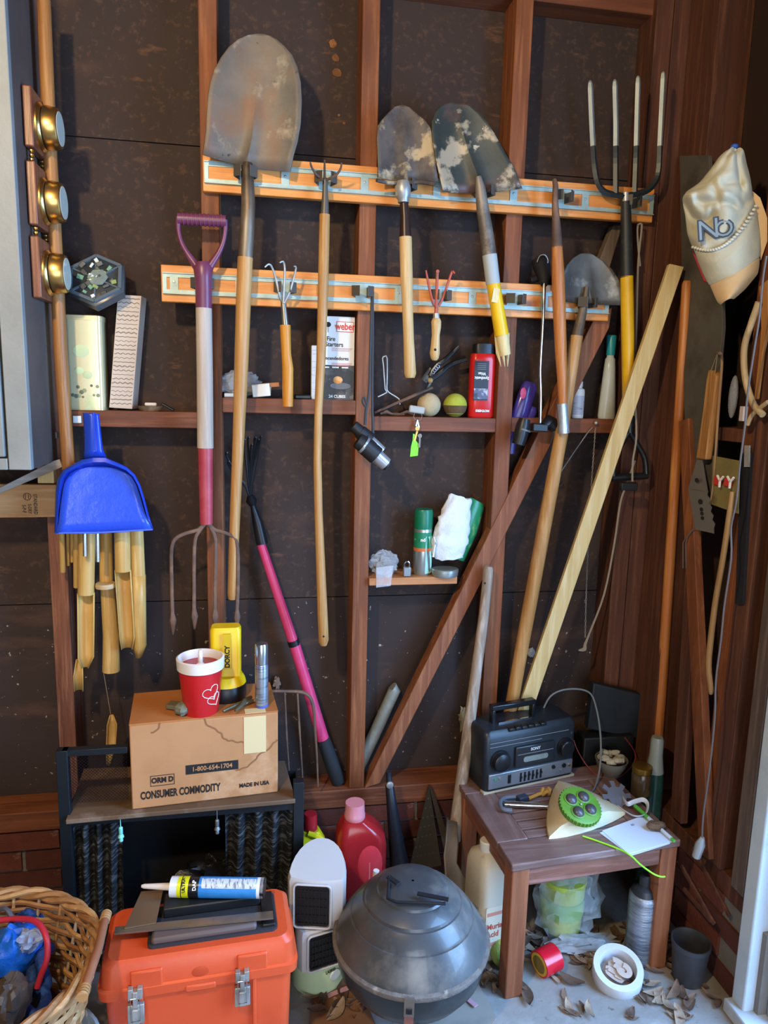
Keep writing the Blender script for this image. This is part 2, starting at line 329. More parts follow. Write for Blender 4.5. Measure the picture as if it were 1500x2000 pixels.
rack(396, 1278, (650, 319), (650, 391), 'upper orange-stained board with slotted galvanised tool track and spring jaws', (557, 712, 853, 1003, 1143), (480, 634, 789, 940, 1092, 1224))
rack(315, 1190, (613, 532), (613, 602), 'lower orange-stained board with slotted galvanised track, lighter at its right end', (340, 468, 628, 778, 922, 1062), (397, 556, 705, 856, 1000, 1138))
YT = -.06
def tool(name, loc, label, cat='garden tool', group='long tools hung on the racks'): return thing(name, loc, label, cat, group)
def blade_mat(name, c, layers, rough=.55, metal=.15): return M(name, c, rough, metal, layers, .08, 60)
# --- large round-point shovel
M_BL1 = blade_mat('dusty_shovel_steel', '75685a', [('57544e', 5, .4, .62), ('7a5a42', 7, .5, .7), ('a89d86', 12, .58, .74), ('3c332c', 45, .68, .74)])
t = tool('round_point_shovel', P(455, 1170, YT), 'largest shovel, tan dusty pointed blade up and a long worn wooden handle', 'shovel')
b = MB(); b.rows([(397,309,566,342),(401,285,572,312),(404,262,580,285),(405,235,586,250),(408,195,588,205),(412,170,586,170),(420,145,580,140),(432,120,570,115),(447,97,555,95),(465,80,540,80),(484,70,528,72),(503,66,516,67)], lambda x, y: P(x, y, YT+.02), 17, .03, (0,-1,0), (.016, .5, .09)); b.build('blade', M_BL1, t, solid=.003)
b = MB(); b.tp([(484,318,18),(483,335,24),(485,400,27),(482,460,28),(479,505,28)], YT, 14); b.build('socket', M('brown_socket', '6b5a49', .5, .5, [('8d8678', 10, .5, .65, (1,1,.3)), ('41362d', 8, .5, .7)]), t)
b = MB(); b.tp([(479,503,30),(475,600,29),(471,720,27),(466,850,23),(461,960,21),(456,1080,19),(454,1160,19),(454,1170,16)], YT, 14); b.build('handle', W_ASH, t)
# --- long three-prong cultivator
t = tool('long_cultivator', P(632, 1262, YT), 'long-handled cultivator with three curved rusty prongs and a slim wooden handle', 'cultivator')
for pr in ([(606,317,3),(609,327,4.5),(618,341,5),(632,352,5)], [(634,313,3),(634,330,4.5),(634,352,6)], [(667,319,3),(665,330,4.5),(656,342,5),(637,352,5)]):
    b = MB(); b.tp([(p[0],p[1],p[2],YT-.05*(1-i/(len(pr)-1))) for i, p in enumerate(pr)], YT, 8, sm=4); b.build('prong', RUST, t)
b = MB(); b.tp([(635,348,9),(635,372,11),(635,395,14),(634,420,17)], YT, 12); b.build('ferrule', DKST, t)
b = MB(); b.tp([(634,419,21),(632,520,21),(630,600,20),(627,700,18),(622,800,16),(620,900,16),(622,1000,16.5),(626,1100,18),(630,1200,20),(632,1250,20),(632,1260,13)], YT, 14); hd = b.build('handle', W_ASH, t)
b = MB(); p = P(632, 1243, YT-.0135); b.lathe([(.003,0),(.003,.001)], p, (0,-1,0), 10); b.build('hanging_hole', BLACKM, hd)
# --- small shovel with black ferrule
M_BL2 = blade_mat('caked_shovel_steel', '4e443c', [('5d5148', 8, .42, .6), ('2a2420', 9, .5, .66), ('a8916c', 15, .54, .62)], .6, .1)
t = tool('short_shovel', P(800, 738, YT), 'short shovel with caked brown blade, dark ferrule and pale straight handle', 'shovel')
b = MB(); b.rows([(734,352,851,360),(735,330,848,335),(734,300,845,308),(733,275,842,280),(735,252,837,256),(745,237,828,240),(757,223,814,226),(770,210,800,211),(780,206,790,206)], lambda x, y: P(x, y, YT+.01), 15, .026, (0,-1,0), (.016, .7, .2)); b.build('blade', M_BL2, t, solid=.003)
b = MB(); q = [P(736+i*11.4, 352+i*.9+3*math.sin(i*.6), YT-.002-.026*((i-5)/5)**2) for i in range(11)]; b.tube(q, .005, 8); b.build('foot_step', M_BL2, t)
b = MB(); b.tp([(787,354,24),(787,366,32),(787,384,30),(788,388,24),(788,396,22)], YT-.003, 14); b.build('clamp_collar', STEEL, t)
b = MB(); b.tp([(789,394,17),(791,425,19),(792,464,24)], YT, 14); b.build('ferrule', M('brown_black_paint', '2e1c17', .35), t)
b = MB(); b.tp([(792,463,25),(794,540,25),(796,600,22),(798,660,21),(800,705,23),(801,730,24),(801,738,18)], YT, 14); b.build('handle', W_ASHP, t)
# --- shovel with broken yellow handle
M_BL3 = blade_mat('green_black_shovel', '43443c', [('31352f', 7, .4, .6), ('5d4038', 5, .53, .60), ('a0927a', 8, .555, .60), ('b3a58c', 24, .63, .67)], .5, .15)
t = tool('broken_shovel', P(985, 715, YT), 'tilted shovel with patchy green-black blade and a broken yellow handle', 'shovel')
b = MB(); b.rows([(860,380,1013,374),(856,362,1008,360),(850,335,1001,342),(845,312,992,325),(841,285,981,305),(839,262,971,285),(840,243,960,264),(846,225,948,243),(857,211,935,225),(872,203,918,209),(885,199,903,201)], lambda x, y: P(x, y, YT+.008), 17, .028, (0,-1,0), (.024, .8, .14)); b.build('blade', M_BL3, t, solid=.003)
b = MB(); b.tp([(934,345,12),(938,368,20),(943,410,25),(950,455,27),(957,505,28)], YT-.012, 14); b.build('socket', M('patchy_socket', '6a635b', .55, .5, [('8f8578', 14, .45, .6), ('4c4038', 20, .55, .7)]), t)
b = MB(); b.tp([(956,498,29),(963,555,28)], YT-.013, 14); b.build('tape_wrap', M('grey_tape', 'a4a9a6', .55), t)
b = MB(); b.tp([(963,553,27),(970,595,27),(980,655,28)], YT-.013, 14); b.build('handle', M('yellow_paint', 'e3b51c', .35, 0, [('d4a312', 9, .45, .7)]), t)
b = MB(); c = P(968, 577, YT-.0305); b.box(c, (.017, .001, .036), Matrix.Rotation(.13, 3, 'Y')); b.build('barcode_sticker', M('faded_sticker', 'ddc792', .6, 0, [('b39a6a', 50, .5, .6, (5, 1, .3))]), t)
b = MB(); b.tp([(980,654,25),(984,680,25),(987,694,22)], YT-.013, 12); b.build('broken_end', W_PINE, t)
for i in range(9):
    a = -1+i/4; b = MB(); L = random.uniform(34, 50) if i % 4 else 66
    b.tp([(980+a*11, 650, 8), (982+a*10, 650+L*.6, 7), (985+a*6+random.uniform(-2,2), 650+L, 1)], YT-.013+.01*abs(a)-.006, 5); b.build('splinter', W_PINE, t)
# --- hoe handle with silver tape end
t = tool('hoe', P(1100, 850, YT-.03), 'orange wooden hoe handle ending in a silver tape wrap', 'hoe')
b = MB(); b.tp([(1083,352,9,YT-.02),(1085,362,11,YT-.03),(1084,390,12,YT-.03),(1085,415,14,YT-.03),(1087,450,18,YT-.03),(1088,484,21,YT-.03)], YT, 12); b.build('ferrule', RUST, t)
b = MB(); b.tp([(1088,482,21),(1090,540,25),(1092,600,25),(1095,680,23),(1098,740,20),(1100,792,18)], YT-.03, 14); b.build('handle', W_ORNG, t)
b = MB(); b.tp([(1098,788,20),(1100,815,20),(1101,846,23)], YT-.03, 14); b.build('tape_wrap', M('silver_tape', 'b7bcc4', .35, .6, [('8d9299', 25, .5, .7)], .2, 50), t)
# --- round shovel behind, its handle running down to the table
t = tool('round_blade_shovel', P(925, 1735, -.04), 'shovel with round grey blade and a long handle slanting down behind the radio', 'shovel')
b = MB(); b.rows([(1092,590,1214,598),(1088,575,1212,585),(1088,558,1208,565),(1093,538,1201,545),(1103,519,1191,527),(1117,505,1176,510),(1132,496,1160,499),(1143,494,1150,494)], lambda x, y: P(x, y, -.035), 15, .02, (0,-1,0), (.014, .6, .15)); b.build('blade', blade_mat('grey_round_blade', '6b6a64', [('57544e', 7, .4, .62), ('7d5a4a', 6, .55, .68), ('8f8c84', 14, .58, .7)], .5, .5), t, solid=.003)
b = MB(); b.tp([(1146,560,9,-.05),(1143,585,13,-.05),(1134,625,19,-.055),(1126,660,23,-.058)], -.05, 12); b.build('socket', M('brown_socket2', '5f5245', .55, .45, [('7a6a58', 12, .5, .65)]), t)
b = MB(); b.tp([(1126,656,25,-.058),(1112,745,25,-.06),(1096,850,26,-.06),(1072,980,27,-.065),(1048,1110,27,-.07),(1020,1260,26,-.055),(1000,1372,25,-.045),(975,1495,24,-.035),(948,1620,24,-.035),(925,1735,24,-.04)], -.06, 14); b.build('handle', W_ASH, t)
# --- four-tine fork with black and yellow shaft
t = tool('manure_fork', P(1229, 935, YT), 'four long steel tines pointing up on a black and yellow shaft with D-grip', 'pitchfork')
TI = [[(1153,157),(1156,240),(1161,320),(1168,358),(1184,376),(1218,383)], [(1201,155),(1203,240),(1203,320),(1203,378)], [(1246,148),(1244,240),(1242,320),(1240,376)], [(1295,140),(1291,240),(1287,330),(1280,355),(1262,373),(1228,382)]]
TINE = M('bare_tine_steel', '8f9694', .5, .4, [('7d8588', 12, .45, .7)]); TBLK = M('black_tine_paint', '33383b', .4, .4)
for k, pl in enumerate(TI):
    b = MB(); b.tp([(pl[0][0], pl[0][1], 3, YT-.02), (pl[0][0]+.3, pl[0][1]+14, 11, YT-.02), (pl[1][0], pl[1][1], 11, YT-.012), ((pl[1][0]+pl[2][0])/2, 285, 11.5, YT-.008)], YT, 4, sm=3, flat=.8); b.build('tine', TINE, t, smooth=False)
    b = MB(); b.tp([((pl[1][0]+pl[2][0])/2, 283, 11.5, YT-.008)] + [(x, y, 12, YT) for x, y in pl[2:]], YT, 4, sm=4, flat=.8); b.build('tine_base', TBLK, t, smooth=False)
b = MB(); b.tp([(1222,376,12),(1222,398,12)], YT, 12); b.build('ferrule', STEEL, t)
b = MB(); b.tp([(1222,394,19),(1223,450,22),(1224,542,25)], YT, 14); b.build('sleeve', M('black_sleeve', '242526', .5, 0, [('3a3a38', 30, .55, .7)]), t)
b = MB(); b.tp([(1224,540,25),(1226,650,25),(1227,760,23),(1228,815,22)], YT, 14); b.build('shaft', M('fork_yellow', 'dcae1e', .35, 0, [('c99a14', 7, .5, .7)]), t)
b = MB(); b.tp([(1228,812,24),(1229,845,20)], YT, 12); b.tp([(1231,845,11),(1246,870,11),(1259,895,11),(1262,928,12)], YT, 10, sm=3); b.tp([(1227,845,11),(1213,870,11),(1201,895,11),(1198,932,12)], YT, 10, sm=3); b.tp([(1194,934,14),(1264,929,14)], YT, 12); b.build('d_grip', M('grip_black', '191b1c', .35), t)
# --- purple D-grip digging fork
M_PUR = M('plum_plastic', '6a3550', .35, 0, [('7d4560', 6, .5, .7)])
t = tool('digging_fork', P(400, 1240, YT-.01), 'digging fork with plum D-grip, grey and red shaft and four rusty spear tines', 'garden fork')
b = MB(); b.tp([(347,427,22),(441,432,22)], YT-.01, 14); gb = b.build('grip_bar', M_PUR, t)
for i in range(10):
    b = MB(); x = 357+i*8.3; b.tp([(x,428+i*.4,25),(x+3,428+i*.4,25)], YT-.01, 12); b.build('grip_rib', M_PUR, gb)
for arm in ([(349,425,12),(348,445,9),(353,470,9),(364,492,11),(380,515,15),(390,530,18)], [(439,430,12),(440,448,9),(436,472,9),(427,494,11),(413,516,15),(404,530,18)]):
    b = MB(); b.tp(arm, YT-.01, 10, sm=4); b.build('grip_arm', M_PUR, t)
b = MB(); b.tp([(396,512,26),(397,525,38),(397,545,33),(398,570,32),(398,602,32)], YT-.01, 16); b.build('socket', M_PUR, t)
b = MB(); b.tp([(398,600,31),(400,740,31),(401,875,31)], YT-.01, 16); b.build('shaft', wood('bleached_shaft', 'b0a294', '9d8d7e', 'bfb3a6', 2, .7), t)
b = MB(); b.tp([(401,872,29),(402,950,27),(403,1023,25)], YT-.01, 16); b.build('ferrule', M('faded_red_paint', 'a43a44', .45, 0, [('b4525a', 9, .5, .7), ('8d2a34', 5, .5, .7)]), t)
for tn in ([(400,1020,9),(388,1034,7.5),(362,1042,7.5),(342,1053,7.5),(335,1075,7),(335,1120,7),(336,1170,7),(337,1198,7),(338,1212,13),(338,1240,2)], [(402,1020,9),(390,1036,7.5),(381,1055,7),(379,1100,7),(379,1150,7),(379,1188,7.5),(380,1203,13),(380,1229,3)],
           [(405,1020,9),(415,1036,7.5),(421,1055,7),(421,1100,7),(420,1150,7),(420,1188,7.5),(420,1203,13),(420,1229,3)], [(406,1020,9),(418,1034,7.5),(440,1041,7.5),(457,1050,7.5),(464,1072,7),(465,1120,7),(464,1170,7),(463,1190,7),(463,1205,13),(462,1230,2)]):
    b = MB(); b.tp(tn, YT-.01, 8, sm=3, flat=.7); b.build('tine', RUST, t)
# --- hand cultivators
t = tool('hand_cultivator', P(562, 795, YT), 'small three-prong hand cultivator, bright steel claws and mustard wooden handle', 'hand cultivator', 'hand cultivators')
for pr in ([(517,522,3),(525,516,4),(532,524,4.5),(540,550,5),(547,580,5),(553,592,6)], [(546,513,3),(553,511,4),(556,525,4.5),(555,560,5),(553,592,6)], [(574,520,3),(578,523,4),(573,545,4.5),(566,570,5),(555,592,6)]):
    b = MB(); b.tp([(p[0],p[1],p[2],YT-.025*(1-i/5)) for i, p in enumerate(pr)], YT, 8, sm=3); b.build('claw', STEEL, t)
b = MB(); b.tp([(553,590,10),(555,610,12),(557,637,15)], YT, 12); b.build('ferrule', M('scuffed_chrome', '9a948c', .3, .9, [('6a5a4a', 12, .5, .65)]), t)
b = MB(); b.tp([(557,635,21),(558,665,20),(559,690,19),(562,720,22),(562,770,21),(562,794,20)], YT, 12); b.build('handle', wood('mustard_handle', 'c8872c', 'b8741c', 'd69a45', 2, .4), t)
t = tool('hand_cultivator', P(850, 705, YT), 'small red three-prong hand cultivator with short turned wooden handle', 'hand cultivator', 'hand cultivators')
M_REDP = M('chipped_red_paint', 'b5503c', .5, .2, [('8a5a4a', 16, .5, .65)])
for pr in ([(832,528,3),(836,550,5),(842,578,5),(847,594,6),(853,597,6)], [(855,530,7),(854,535,6),(853,570,6),(852,600,7)], [(888,534,4),(883,531,5),(875,553,5),(865,582,5),(856,597,6)]):
    b = MB(); b.tp([(p[0],p[1],p[2],YT-.02*(1-i/4)) for i, p in enumerate(pr)], YT, 8, sm=3); b.build('claw', M_REDP, t)
b = MB(); b.tp([(852,595,7),(852,618,8)], YT, 10); b.build('shank', M_REDP, t)
b = MB(); b.tp([(852,612,12),(852,624,14)], YT, 12); b.build('ferrule', STEEL, t)
b = MB(); b.tp([(852,622,15),(852,628,20),(852,640,19),(851,655,16),(850,675,18),(849,690,20),(849,700,16),(849,704,9)], YT, 14); hd = b.build('handle', W_ASHP, t)
b = MB(); b.lathe([(.0035,0),(.0035,.001)], P(850, 683, YT-.0125), (0,-1,0), 10); b.build('hanging_hole', BLACKM, hd)
# --- shrub rake with pink handle
t = tool('shrub_rake', P(660, 1528, .03), 'shrub rake with black spring tines and hot pink pole leaning in the stud bay', 'rake', 'leaning poles and tools')
RB = M('rake_black', '1b1b1e', .4, .2)
for x, y in ((441,888),(445,905),(476,862),(484,858),(490,872),(497,858),(503,862),(508,856)):
    b = MB(); b.tp([(x+3,y-4,3,.03),(x,y,4,.045),(x+(488-x)*.3,y+(975-y)*.3,4.5,.06),(488+(x-488)*.2,948,4.5,.06),(491,985,5,.06),(500,1012,5,.055)], .05, 6, sm=2); b.build('spring_tine', RB, t)
b = MB(); b.tp([(489,968,12,.06),(491,978,22,.06),(494,988,12,.06)], .06, 10); b.build('tine_clamp', RB, t)
b = MB(); b.tp([(493,985,9,.058),(503,1020,20,.055),(512,1062,23,.052)], .05, 12); b.build('ferrule', RB, t)
PINK = M('hot_pink_coating', 'cc3f6c', .35, 0, [('bb3260', 12, .5, .7)])
b = MB(); b.tp([(509,1060,17,.052),(572,1252,20,.045)], .05, 14); b.build('upper_pole', PINK, t)
b = MB(); b.tp([(572,1250,23,.045),(575,1260,23,.045)], .05, 14); b.build('joint_ring', RB, t)
b = MB(); b.tp([(575,1258,22,.045),(633,1450,24,.038)], .05, 14); b.build('lower_pole', PINK, t)
b = MB(); b.tp([(631,1443,27,.038),(658,1518,29,.032),(661,1527,27,.032)], .05, 14); b.build('grip', M('rubber_grip', '1c2024', .75), t)
# --- leaning poles
def pole(name, pts, Y, m, label, cat, n=14, loc=None, hole=None):
    b = MB(); b.tp(pts, Y, n); o = b.build(name, m); return tag(o, label, cat, 'leaning poles and tools')
pole('dowel_pole', [(1342,549,14,-.13),(1341,556,18,-.13),(1333,700,19,-.13),(1322,880,20,-.13),(1305,1150,20,-.13),(1292,1350,20,-.13),(1280,1500,20,-.13),(1274,1590,20,-.13)], -.13, W_ORNG, 'round varnished wooden pole standing beside the right corner post', 'pole')
b = MB(); q = [P(1308,515,-.125), P(1336,521,-.125), P(1046,1372,-.10), P(1018,1370,-.10)]; q += [P(985,1480,-.09)]; q = [q[0], q[1], P(998,1512,-.045), P(970,1510,-.045)]
b.prism(q, (.004, .02, 0)); tag(b.build('pine_lath', W_PINE, bev=.0015), 'pale knotty pine lath leaning diagonally in front of the yellow fork', 'board', 'leaning poles and tools')
b = MB(); b.tp([(766,1342,22,.06),(771,1346,24,.06),(740,1415,24,.06),(700,1500,24,.06)], .06, 16); o = b.build('pipe', M('weathered_pipe', '7d8078', .6, .2, [('9aa39c', 9, .45, .65), ('5d5a50', 6, .5, .7)])); tag(o, 'short grey weathered pipe leaning behind the diagonal brace', 'pipe', 'leaning poles and tools')
b = MB(); b.tp([(101,-60,24,-.05),(86,0,25,-.05),(88,60,26,-.05),(98,300,26,-.05),(110,500,25,-.05),(118,680,25,-.05),(132,880,25,-.05),(135,925,25,-.05)][1:], -.05, 14); o = b.build('pole', wood('brown_pole', '9a6a3a', '7d4f28', 'b08048', 2, .45)); tag(o, 'thick brown wooden pole upright beside the grey cabinet', 'pole', 'leaning poles and tools')
# --- dusty shovel with long weathered handle by the table
t = tool('square_shovel', PZ(900, 1770, 0), 'old shovel with long whitish weathered handle, steel blade down by the acid jug', 'shovel', 'leaning poles and tools')
b = MB(); b.tp([(955,1106,14,-.035),(954,1112,19,-.035),(945,1200,20,-.05),(925,1350,22,-.08),(905,1500,24,-.11),(887,1640,26,-.15)], 0, 14); hd = b.build('handle', W_GREY, t)
b = MB(); b.lathe([(.003,0),(.003,.001)], P(947, 1139, -.052), (0,-1,0), 10); b.build('hanging_hole', BLACKM, hd)
b = MB(); b.rows([(873,1600,893,1605),(870,1640,895,1648),(866,1670,892,1685),(868,1700,905,1708),(868,1725,925,1735),(866,1750,938,1765),(862,1785,946,1800)], lambda x, y: P(x, y, -.17-.0007*max(0, y-1600)), 11, .012, (0,-1,0)); b.build('blade', M('dusty_blade', '6a6560', .55, .4, [('7d7168', 9, .45, .65), ('4f4a46', 20, .55, .7)]), t, solid=.003)
# ================================================================ things on the wall shelves
def Tup(p, x=(1,0,0)): return frame(p, x)
def face(p, x=(1,0,0), up=(0,0,1)):
    """frame for print: x along text, y up, z out of the surface towards the viewer"""
    x = V(x).normalized(); y = V(up); y = (y - x*y.dot(x)).normalized(); z = x.cross(y)
    return Matrix(((x.x,y.x,z.x,p[0]),(x.y,y.y,z.y,p[1]),(x.z,y.z,z.z,p[2]),(0,0,0,1)))
def crumple(mb, c, rad, amp, seed, n=22, sc3=(1,1,1), freq=3.):
    c = V(c); b = MB(); b.ball((0,0,0), 1, n)
    for p in b.v:
        q = p.normalized(); k = 1 + amp*noise.noise(q*freq+V((seed,0,0))) + amp*.5*noise.noise(q*freq*2.3+V((0,seed,0)))
        mb.v.append(c + V((q.x*rad*sc3[0]*k, q.y*rad*sc3[1]*k, q.z*rad*sc3[2]*k)))
    o = len(mb.v)-len(b.v); mb.f += [[i+o for i in f] for f in b.f]; return mb
BAG = M('clear_plastic_bag', 'd5dade', .12, 0, [('f0f4f6', 14, .55, .65)], .8, 30, alpha=.3)
# --- left shelf: tall tea tin
def lift(px, Y, z): return V((P(px, 800, Y).x, Y, z))
x0 = P(134, 800, .03).x; x1 = P(207, 800, .03).x; zt = P(170, 616, .03).z
t = thing('tea_tin', ((x0+x1)/2, .045, ZL), 'tall cream tea tin with pale green leaf print on the left shelf', 'tin')
T = Matrix.Translation(((x0+x1)/2, .048, ZL)); pr = rect(0, 0, x1-x0, .07, .014, 5)
b = MB(); b.loft([ring(T, pr, 0), ring(T, pr, zt-ZL-.012)]); b.build('body', M('cream_tin', 'd9cfa4', .22, .3, [('cfc391', 5, .4, .7), ('a9c28c', 9, .57, .7, (1,1,.7)), ('e6ecdf', 6, .6, .75)]), t)
pr2 = rect(0, 0, x1-x0+.003, .073, .015, 5); b = MB(); b.loft([ring(T, pr2, zt-ZL-.013), ring(T, pr2, zt-ZL-.002), ring(T, rect(0,0,x1-x0-.003,.067,.013,5), zt-ZL)]); b.build('lid', M('cream_lid', 'd8c795', .25, .35), t)
for i in range(11):
    q = V((random.uniform(x0+.012, x1-.012), .0125, ZL+random.uniform(.03, .065))); b = MB(); b.lathe([(random.uniform(.003,.006),0),(.002,.0005)], q, (0,-1,0), 7); b.build('leaf_print', M('leaf_ink', '8a8f6c', .6) if i % 2 else M('leaf_ink_dark', '5c6450', .6), t)
for i, s in enumerate(((-.006,.15,.02),(-.012,.1,.012),(.008,.09,.012))):
    b = MB(); b.lathe([(s[2],0),(s[2]*.9,.0004)], ((x0+x1)/2+s[0], .0125, ZL+s[1]), (0,-1,0), 12, 1, .8); b.build('leaf_print', M('pale_leaf_ink', 'b9c79a', .5), t)
# --- patterned slab leaning against the tin
q = [P(230,575,.03), P(276,578,.03), P(258,799,.03), P(213,796,.03)]
t = thing('patterned_box', (q[3]+q[2])/2, 'long narrow box with wavy line pattern leaning beside the tea tin', 'box')
b = MB(); b.prism(q, (.006, .05, 0)); b.build('body', M('patterned_paper', 'c9b9a8', .7, 0, [('baa795', 8, .4, .7)]), t, bev=.001)
ex = (q[1]-q[0]); ez = (q[3]-q[0]); WV = M('pattern_ink', '6f6258', .8); R1 = M('pattern_band', '93867a', .8)
for i in range(26):
    f = .03+i*.0372; b = MB(); amp = .006 if i % 3 else .002
    pts = [q[0] + ex*(.05+.9*k/16) + ez*(f+amp*math.sin(k*1.6+i)) + V((0,-.0006,0)) for k in range(17)]; b.tube(pts, .0007 if i % 4 else .0013, 4); b.build('pattern_line', WV if i % 2 else R1, t)
# --- hexagonal game tray on top of the tin
c = P(187, 545, .0); t = thing('hexagonal_tray', P(187, 612, .02), 'dark hexagonal plastic tray of small parts lying atop the tea tin', 'tray')
HX = M('smoky_tray', '353b40', .3, 0, [('4a5258', 12, .5, .7)]); n = V((-.1, -.86, .5)).normalized()
ax = V((1,.0,.25)); ax = (ax-n*ax.dot(n)).normalized(); ay = n.cross(ax); ay = -ay if ay.z < 0 else ay
def hexp(r, d, rot=.35): r *= 1.14; return [c + ax*r*math.cos(rot+k*math.pi/3) + ay*r*math.sin(rot+k*math.pi/3) + n*d for k in range(6)]
b = MB(); b.loft([hexp(.066, -.03), hexp(.07, -.004), hexp(.064, 0)]); b.build('tray_base', HX, t)
for k in range(6):
    A = hexp(.061, .002)[k]; B = hexp(.061, .002)[(k+1)%6]; b = MB(); b.bar(A, B, .008, .007, n); b.bar(A, c+n*.002, .004, .005, n); b.build('tray_rib', M('rim_grey', '596570', .35), t)
for k in range(30):
    a = random.uniform(0, 6.28); r = random.uniform(.006, .056); p = c + ax*r*math.cos(a) + ay*r*math.sin(a) + n*.003
    b = MB(); R3 = Matrix.Rotation(random.uniform(-1,1), 3, 'Y'); b.box(p, (random.uniform(.008,.018), .006, random.uniform(.006,.012)), R3); b.build('small_part', random.choice([HX, M('part_green','5d8a70',.5), M('part_white','c5cdc8',.5), M('part_dark','23282a',.5), M('part_moss','7a8a4a',.5)]), t, bev=.001)
b = MB(); b.lathe([(.026,0),(.025,.003)], c+n*.004+ax*.006, n, 6); b.build('clear_cover', M('smoky_cover', '8c9a98', .15, 0, [('6d8a84', 20, .5, .6)], alpha=.7), t)
# --- soap dish with soap
p = lift(293, .03, ZL); t = thing('soap_dish', p, 'scallop-edged amber soap dish with a white bar on the left shelf', 'dish')
b = MB(); b.lathe([(.024,0),(.03,.006),(.036,.013),(.033,.013),(.028,.008)], p, (0,0,1), 20, 1, .7); b.build('dish', M('amber_glass', '6e5a48', .2, 0, [('927a60', 30, .5, .65)]), t)
b = MB(); b.box(p+V((.003,-.004,.018)), (.03,.016,.009)); b.build('soap', M('soap', 'd8cfc4', .5), t, bev=.003)
b = MB(); b.box(lift(328, .03, ZL+.012), (.036,.02,.006), Matrix.Rotation(.5, 3, 'Y')); tag(b.build('black_comb', BLACK, bev=.002), 'small black plastic piece propped beside the soap dish', 'comb')
b = MB(); b.bx(P(143,820,-.002).x, P(159,820,-.002).x, -.006, .0, P(150,826).z, P(150,812).z); o = b.build('latch_plate', M('white_latch','d5d4cc',.4), bev=.001); tag(o, 'small white metal plate screwed to the left shelf block', 'hardware')
# --- middle shelf: carton of fire starters
xa = P(626, 700, .02).x; xb = P(692, 700, .02).x; zt = P(660, 618, .02).z; t = thing('firestarter_carton', ((xa+xb)/2, .04, ZM), 'white and black carton of fire starters with red logo on the middle shelf', 'carton')
b = MB(); b.bx(xa, xb, .02, .06, ZM, zt); b.build('carton', M('white_card', 'dcd9d2', .55), t, bev=.001)
yf = .0192; H = zt-ZM; W = xb-xa
b = MB(); b.bx(xa+.0005, xb-.0005, yf, .02, ZM+.001, ZM+H*.42); b.build('photo_panel', M('bbq_photo', '1d1b1c', .4, 0, [('4a4844', 26, .5, .62), ('8d8a86', 34, .62, .72)]), t)
b = MB(); b.lathe([(.013,0),(.012,.0006)], (xa+W*.52, yf, ZM+H*.24), (0,-1,0), 16, 1, .8); b.build('flame_photo', M('flame_print', 'd88a3c', .5, 0, [('f2d8a0', 30, .45, .6), ('9a4020', 22, .55, .7)]), t)
b = MB(); b.lathe([(.022,0),(.022,.0004)], (xa+W*.6, yf, ZM+H*.17), (0,-1,0), 20, 1.3, .4); b.build('grill_photo', M('grill_print', '5d5f62', .4, 0, [('a9abae', 40, .5, .62)]), t)
RED = M('logo_red', 'c8342c', .5); b = MB(); b.bx(xb-.050, xb-.003, yf-.0006, yf, zt-H*.182, zt-H*.06); b.build('logo_frame', RED, t); b = MB(); b.bx(xb-.0485, xb-.0045, yf-.001, yf, zt-H*.175, zt-H*.067); b.build('logo_ground', M('logo_white','e6e0d8',.5), t)
text('weber', .026, face((xb-.0265, yf-.0013, zt-H*.12)), RED, t, 'logo', off=.0006, sx=.8)
b = MB(); b.ball((xa+.02, yf, zt-H*.10), .0075, 12, (1,.15,.9)); b.bx(xa+.0195, xa+.0205, yf-.0006, yf, zt-H*.19, zt-H*.1); b.build('kettle_emblem', INK, t)
for s, dx, dz, sz, m in (('Fire', .028, .27, .017, INK), ('Starters', .037, .335, .017, INK), ('Encendedores', .042, .50, .0135, INK)): text(s, sz, face((xa+dx, yf-.0005, zt-H*dz)), m, t, off=.0001, sx=.9)
for k, dz in enumerate((.375,.39,.405,.555,.57,.585)): b = MB(); b.bx(xa+.03, xb-.006-.004*(k%3), yf-.0004, yf, zt-H*dz-.0012, zt-H*dz); b.build('small_print', M('pink_ink','cf8a80',.6), t)
text('24 CUBES', .011, face((xa+W*.5, yf-.0006, ZM+H*.04)), INKW, t, off=.0003)
for k in range(3): b = MB(); b.bx(xa+.006+k*.026, xa+.024+k*.026, yf-.0004, yf, ZM+H*.385, ZM+H*.40); b.build('small_print', INKW, t)
xl = P(608, 700, .04).x; b = MB(); b.bx(xl, xa-.001, .03, .055, ZM, P(612, 675, .04).z); t2 = b.build('paper_packet', M('packet_paper','c9c8c4',.6,0,[('a8a8a6',60,.55,.62,(.4,1,4))]), bev=.001); tag(t2, 'plain white packet standing left of the fire starter carton', 'packet')
# --- middle shelf: bag, eraser, sticks
p = lift(462, .04, ZM); t = thing('parts_bag', p, 'crumpled clear plastic bag on the middle shelf behind the long shovel handle', 'plastic bag')
b = MB(); crumple(b, p+V((.01,0,.036)), .045, .35, 3, 24, (1.15,.55,.75)); b.build('bag_film', BAG, t)
b = MB(); b.box(p+V((.05,-.005,.024)), (.085,.03,.02), Matrix.Rotation(.05,3,'Y')); b.build('wood_blocks', wood('bag_wood','a88f70','8d7558','bca88c',0), t, bev=.001)
b = MB(); b.box(p+V((.085,.01,.035)), (.06,.02,.012), Matrix.Rotation(-.1,3,'Y')); b.build('wood_stick', W_ORNG, t, bev=.001)
p2 = lift(510, .02, ZM); b = MB(); b.box(p2+V((0,0,.021)), (.048,.026,.034), Matrix.Rotation(-.12,3,'Y')); tag(b.build('white_block', M('wrapped_white','d2d0ca',.25), bev=.002), 'white shrink-wrapped block beside the parts bag', 'block')
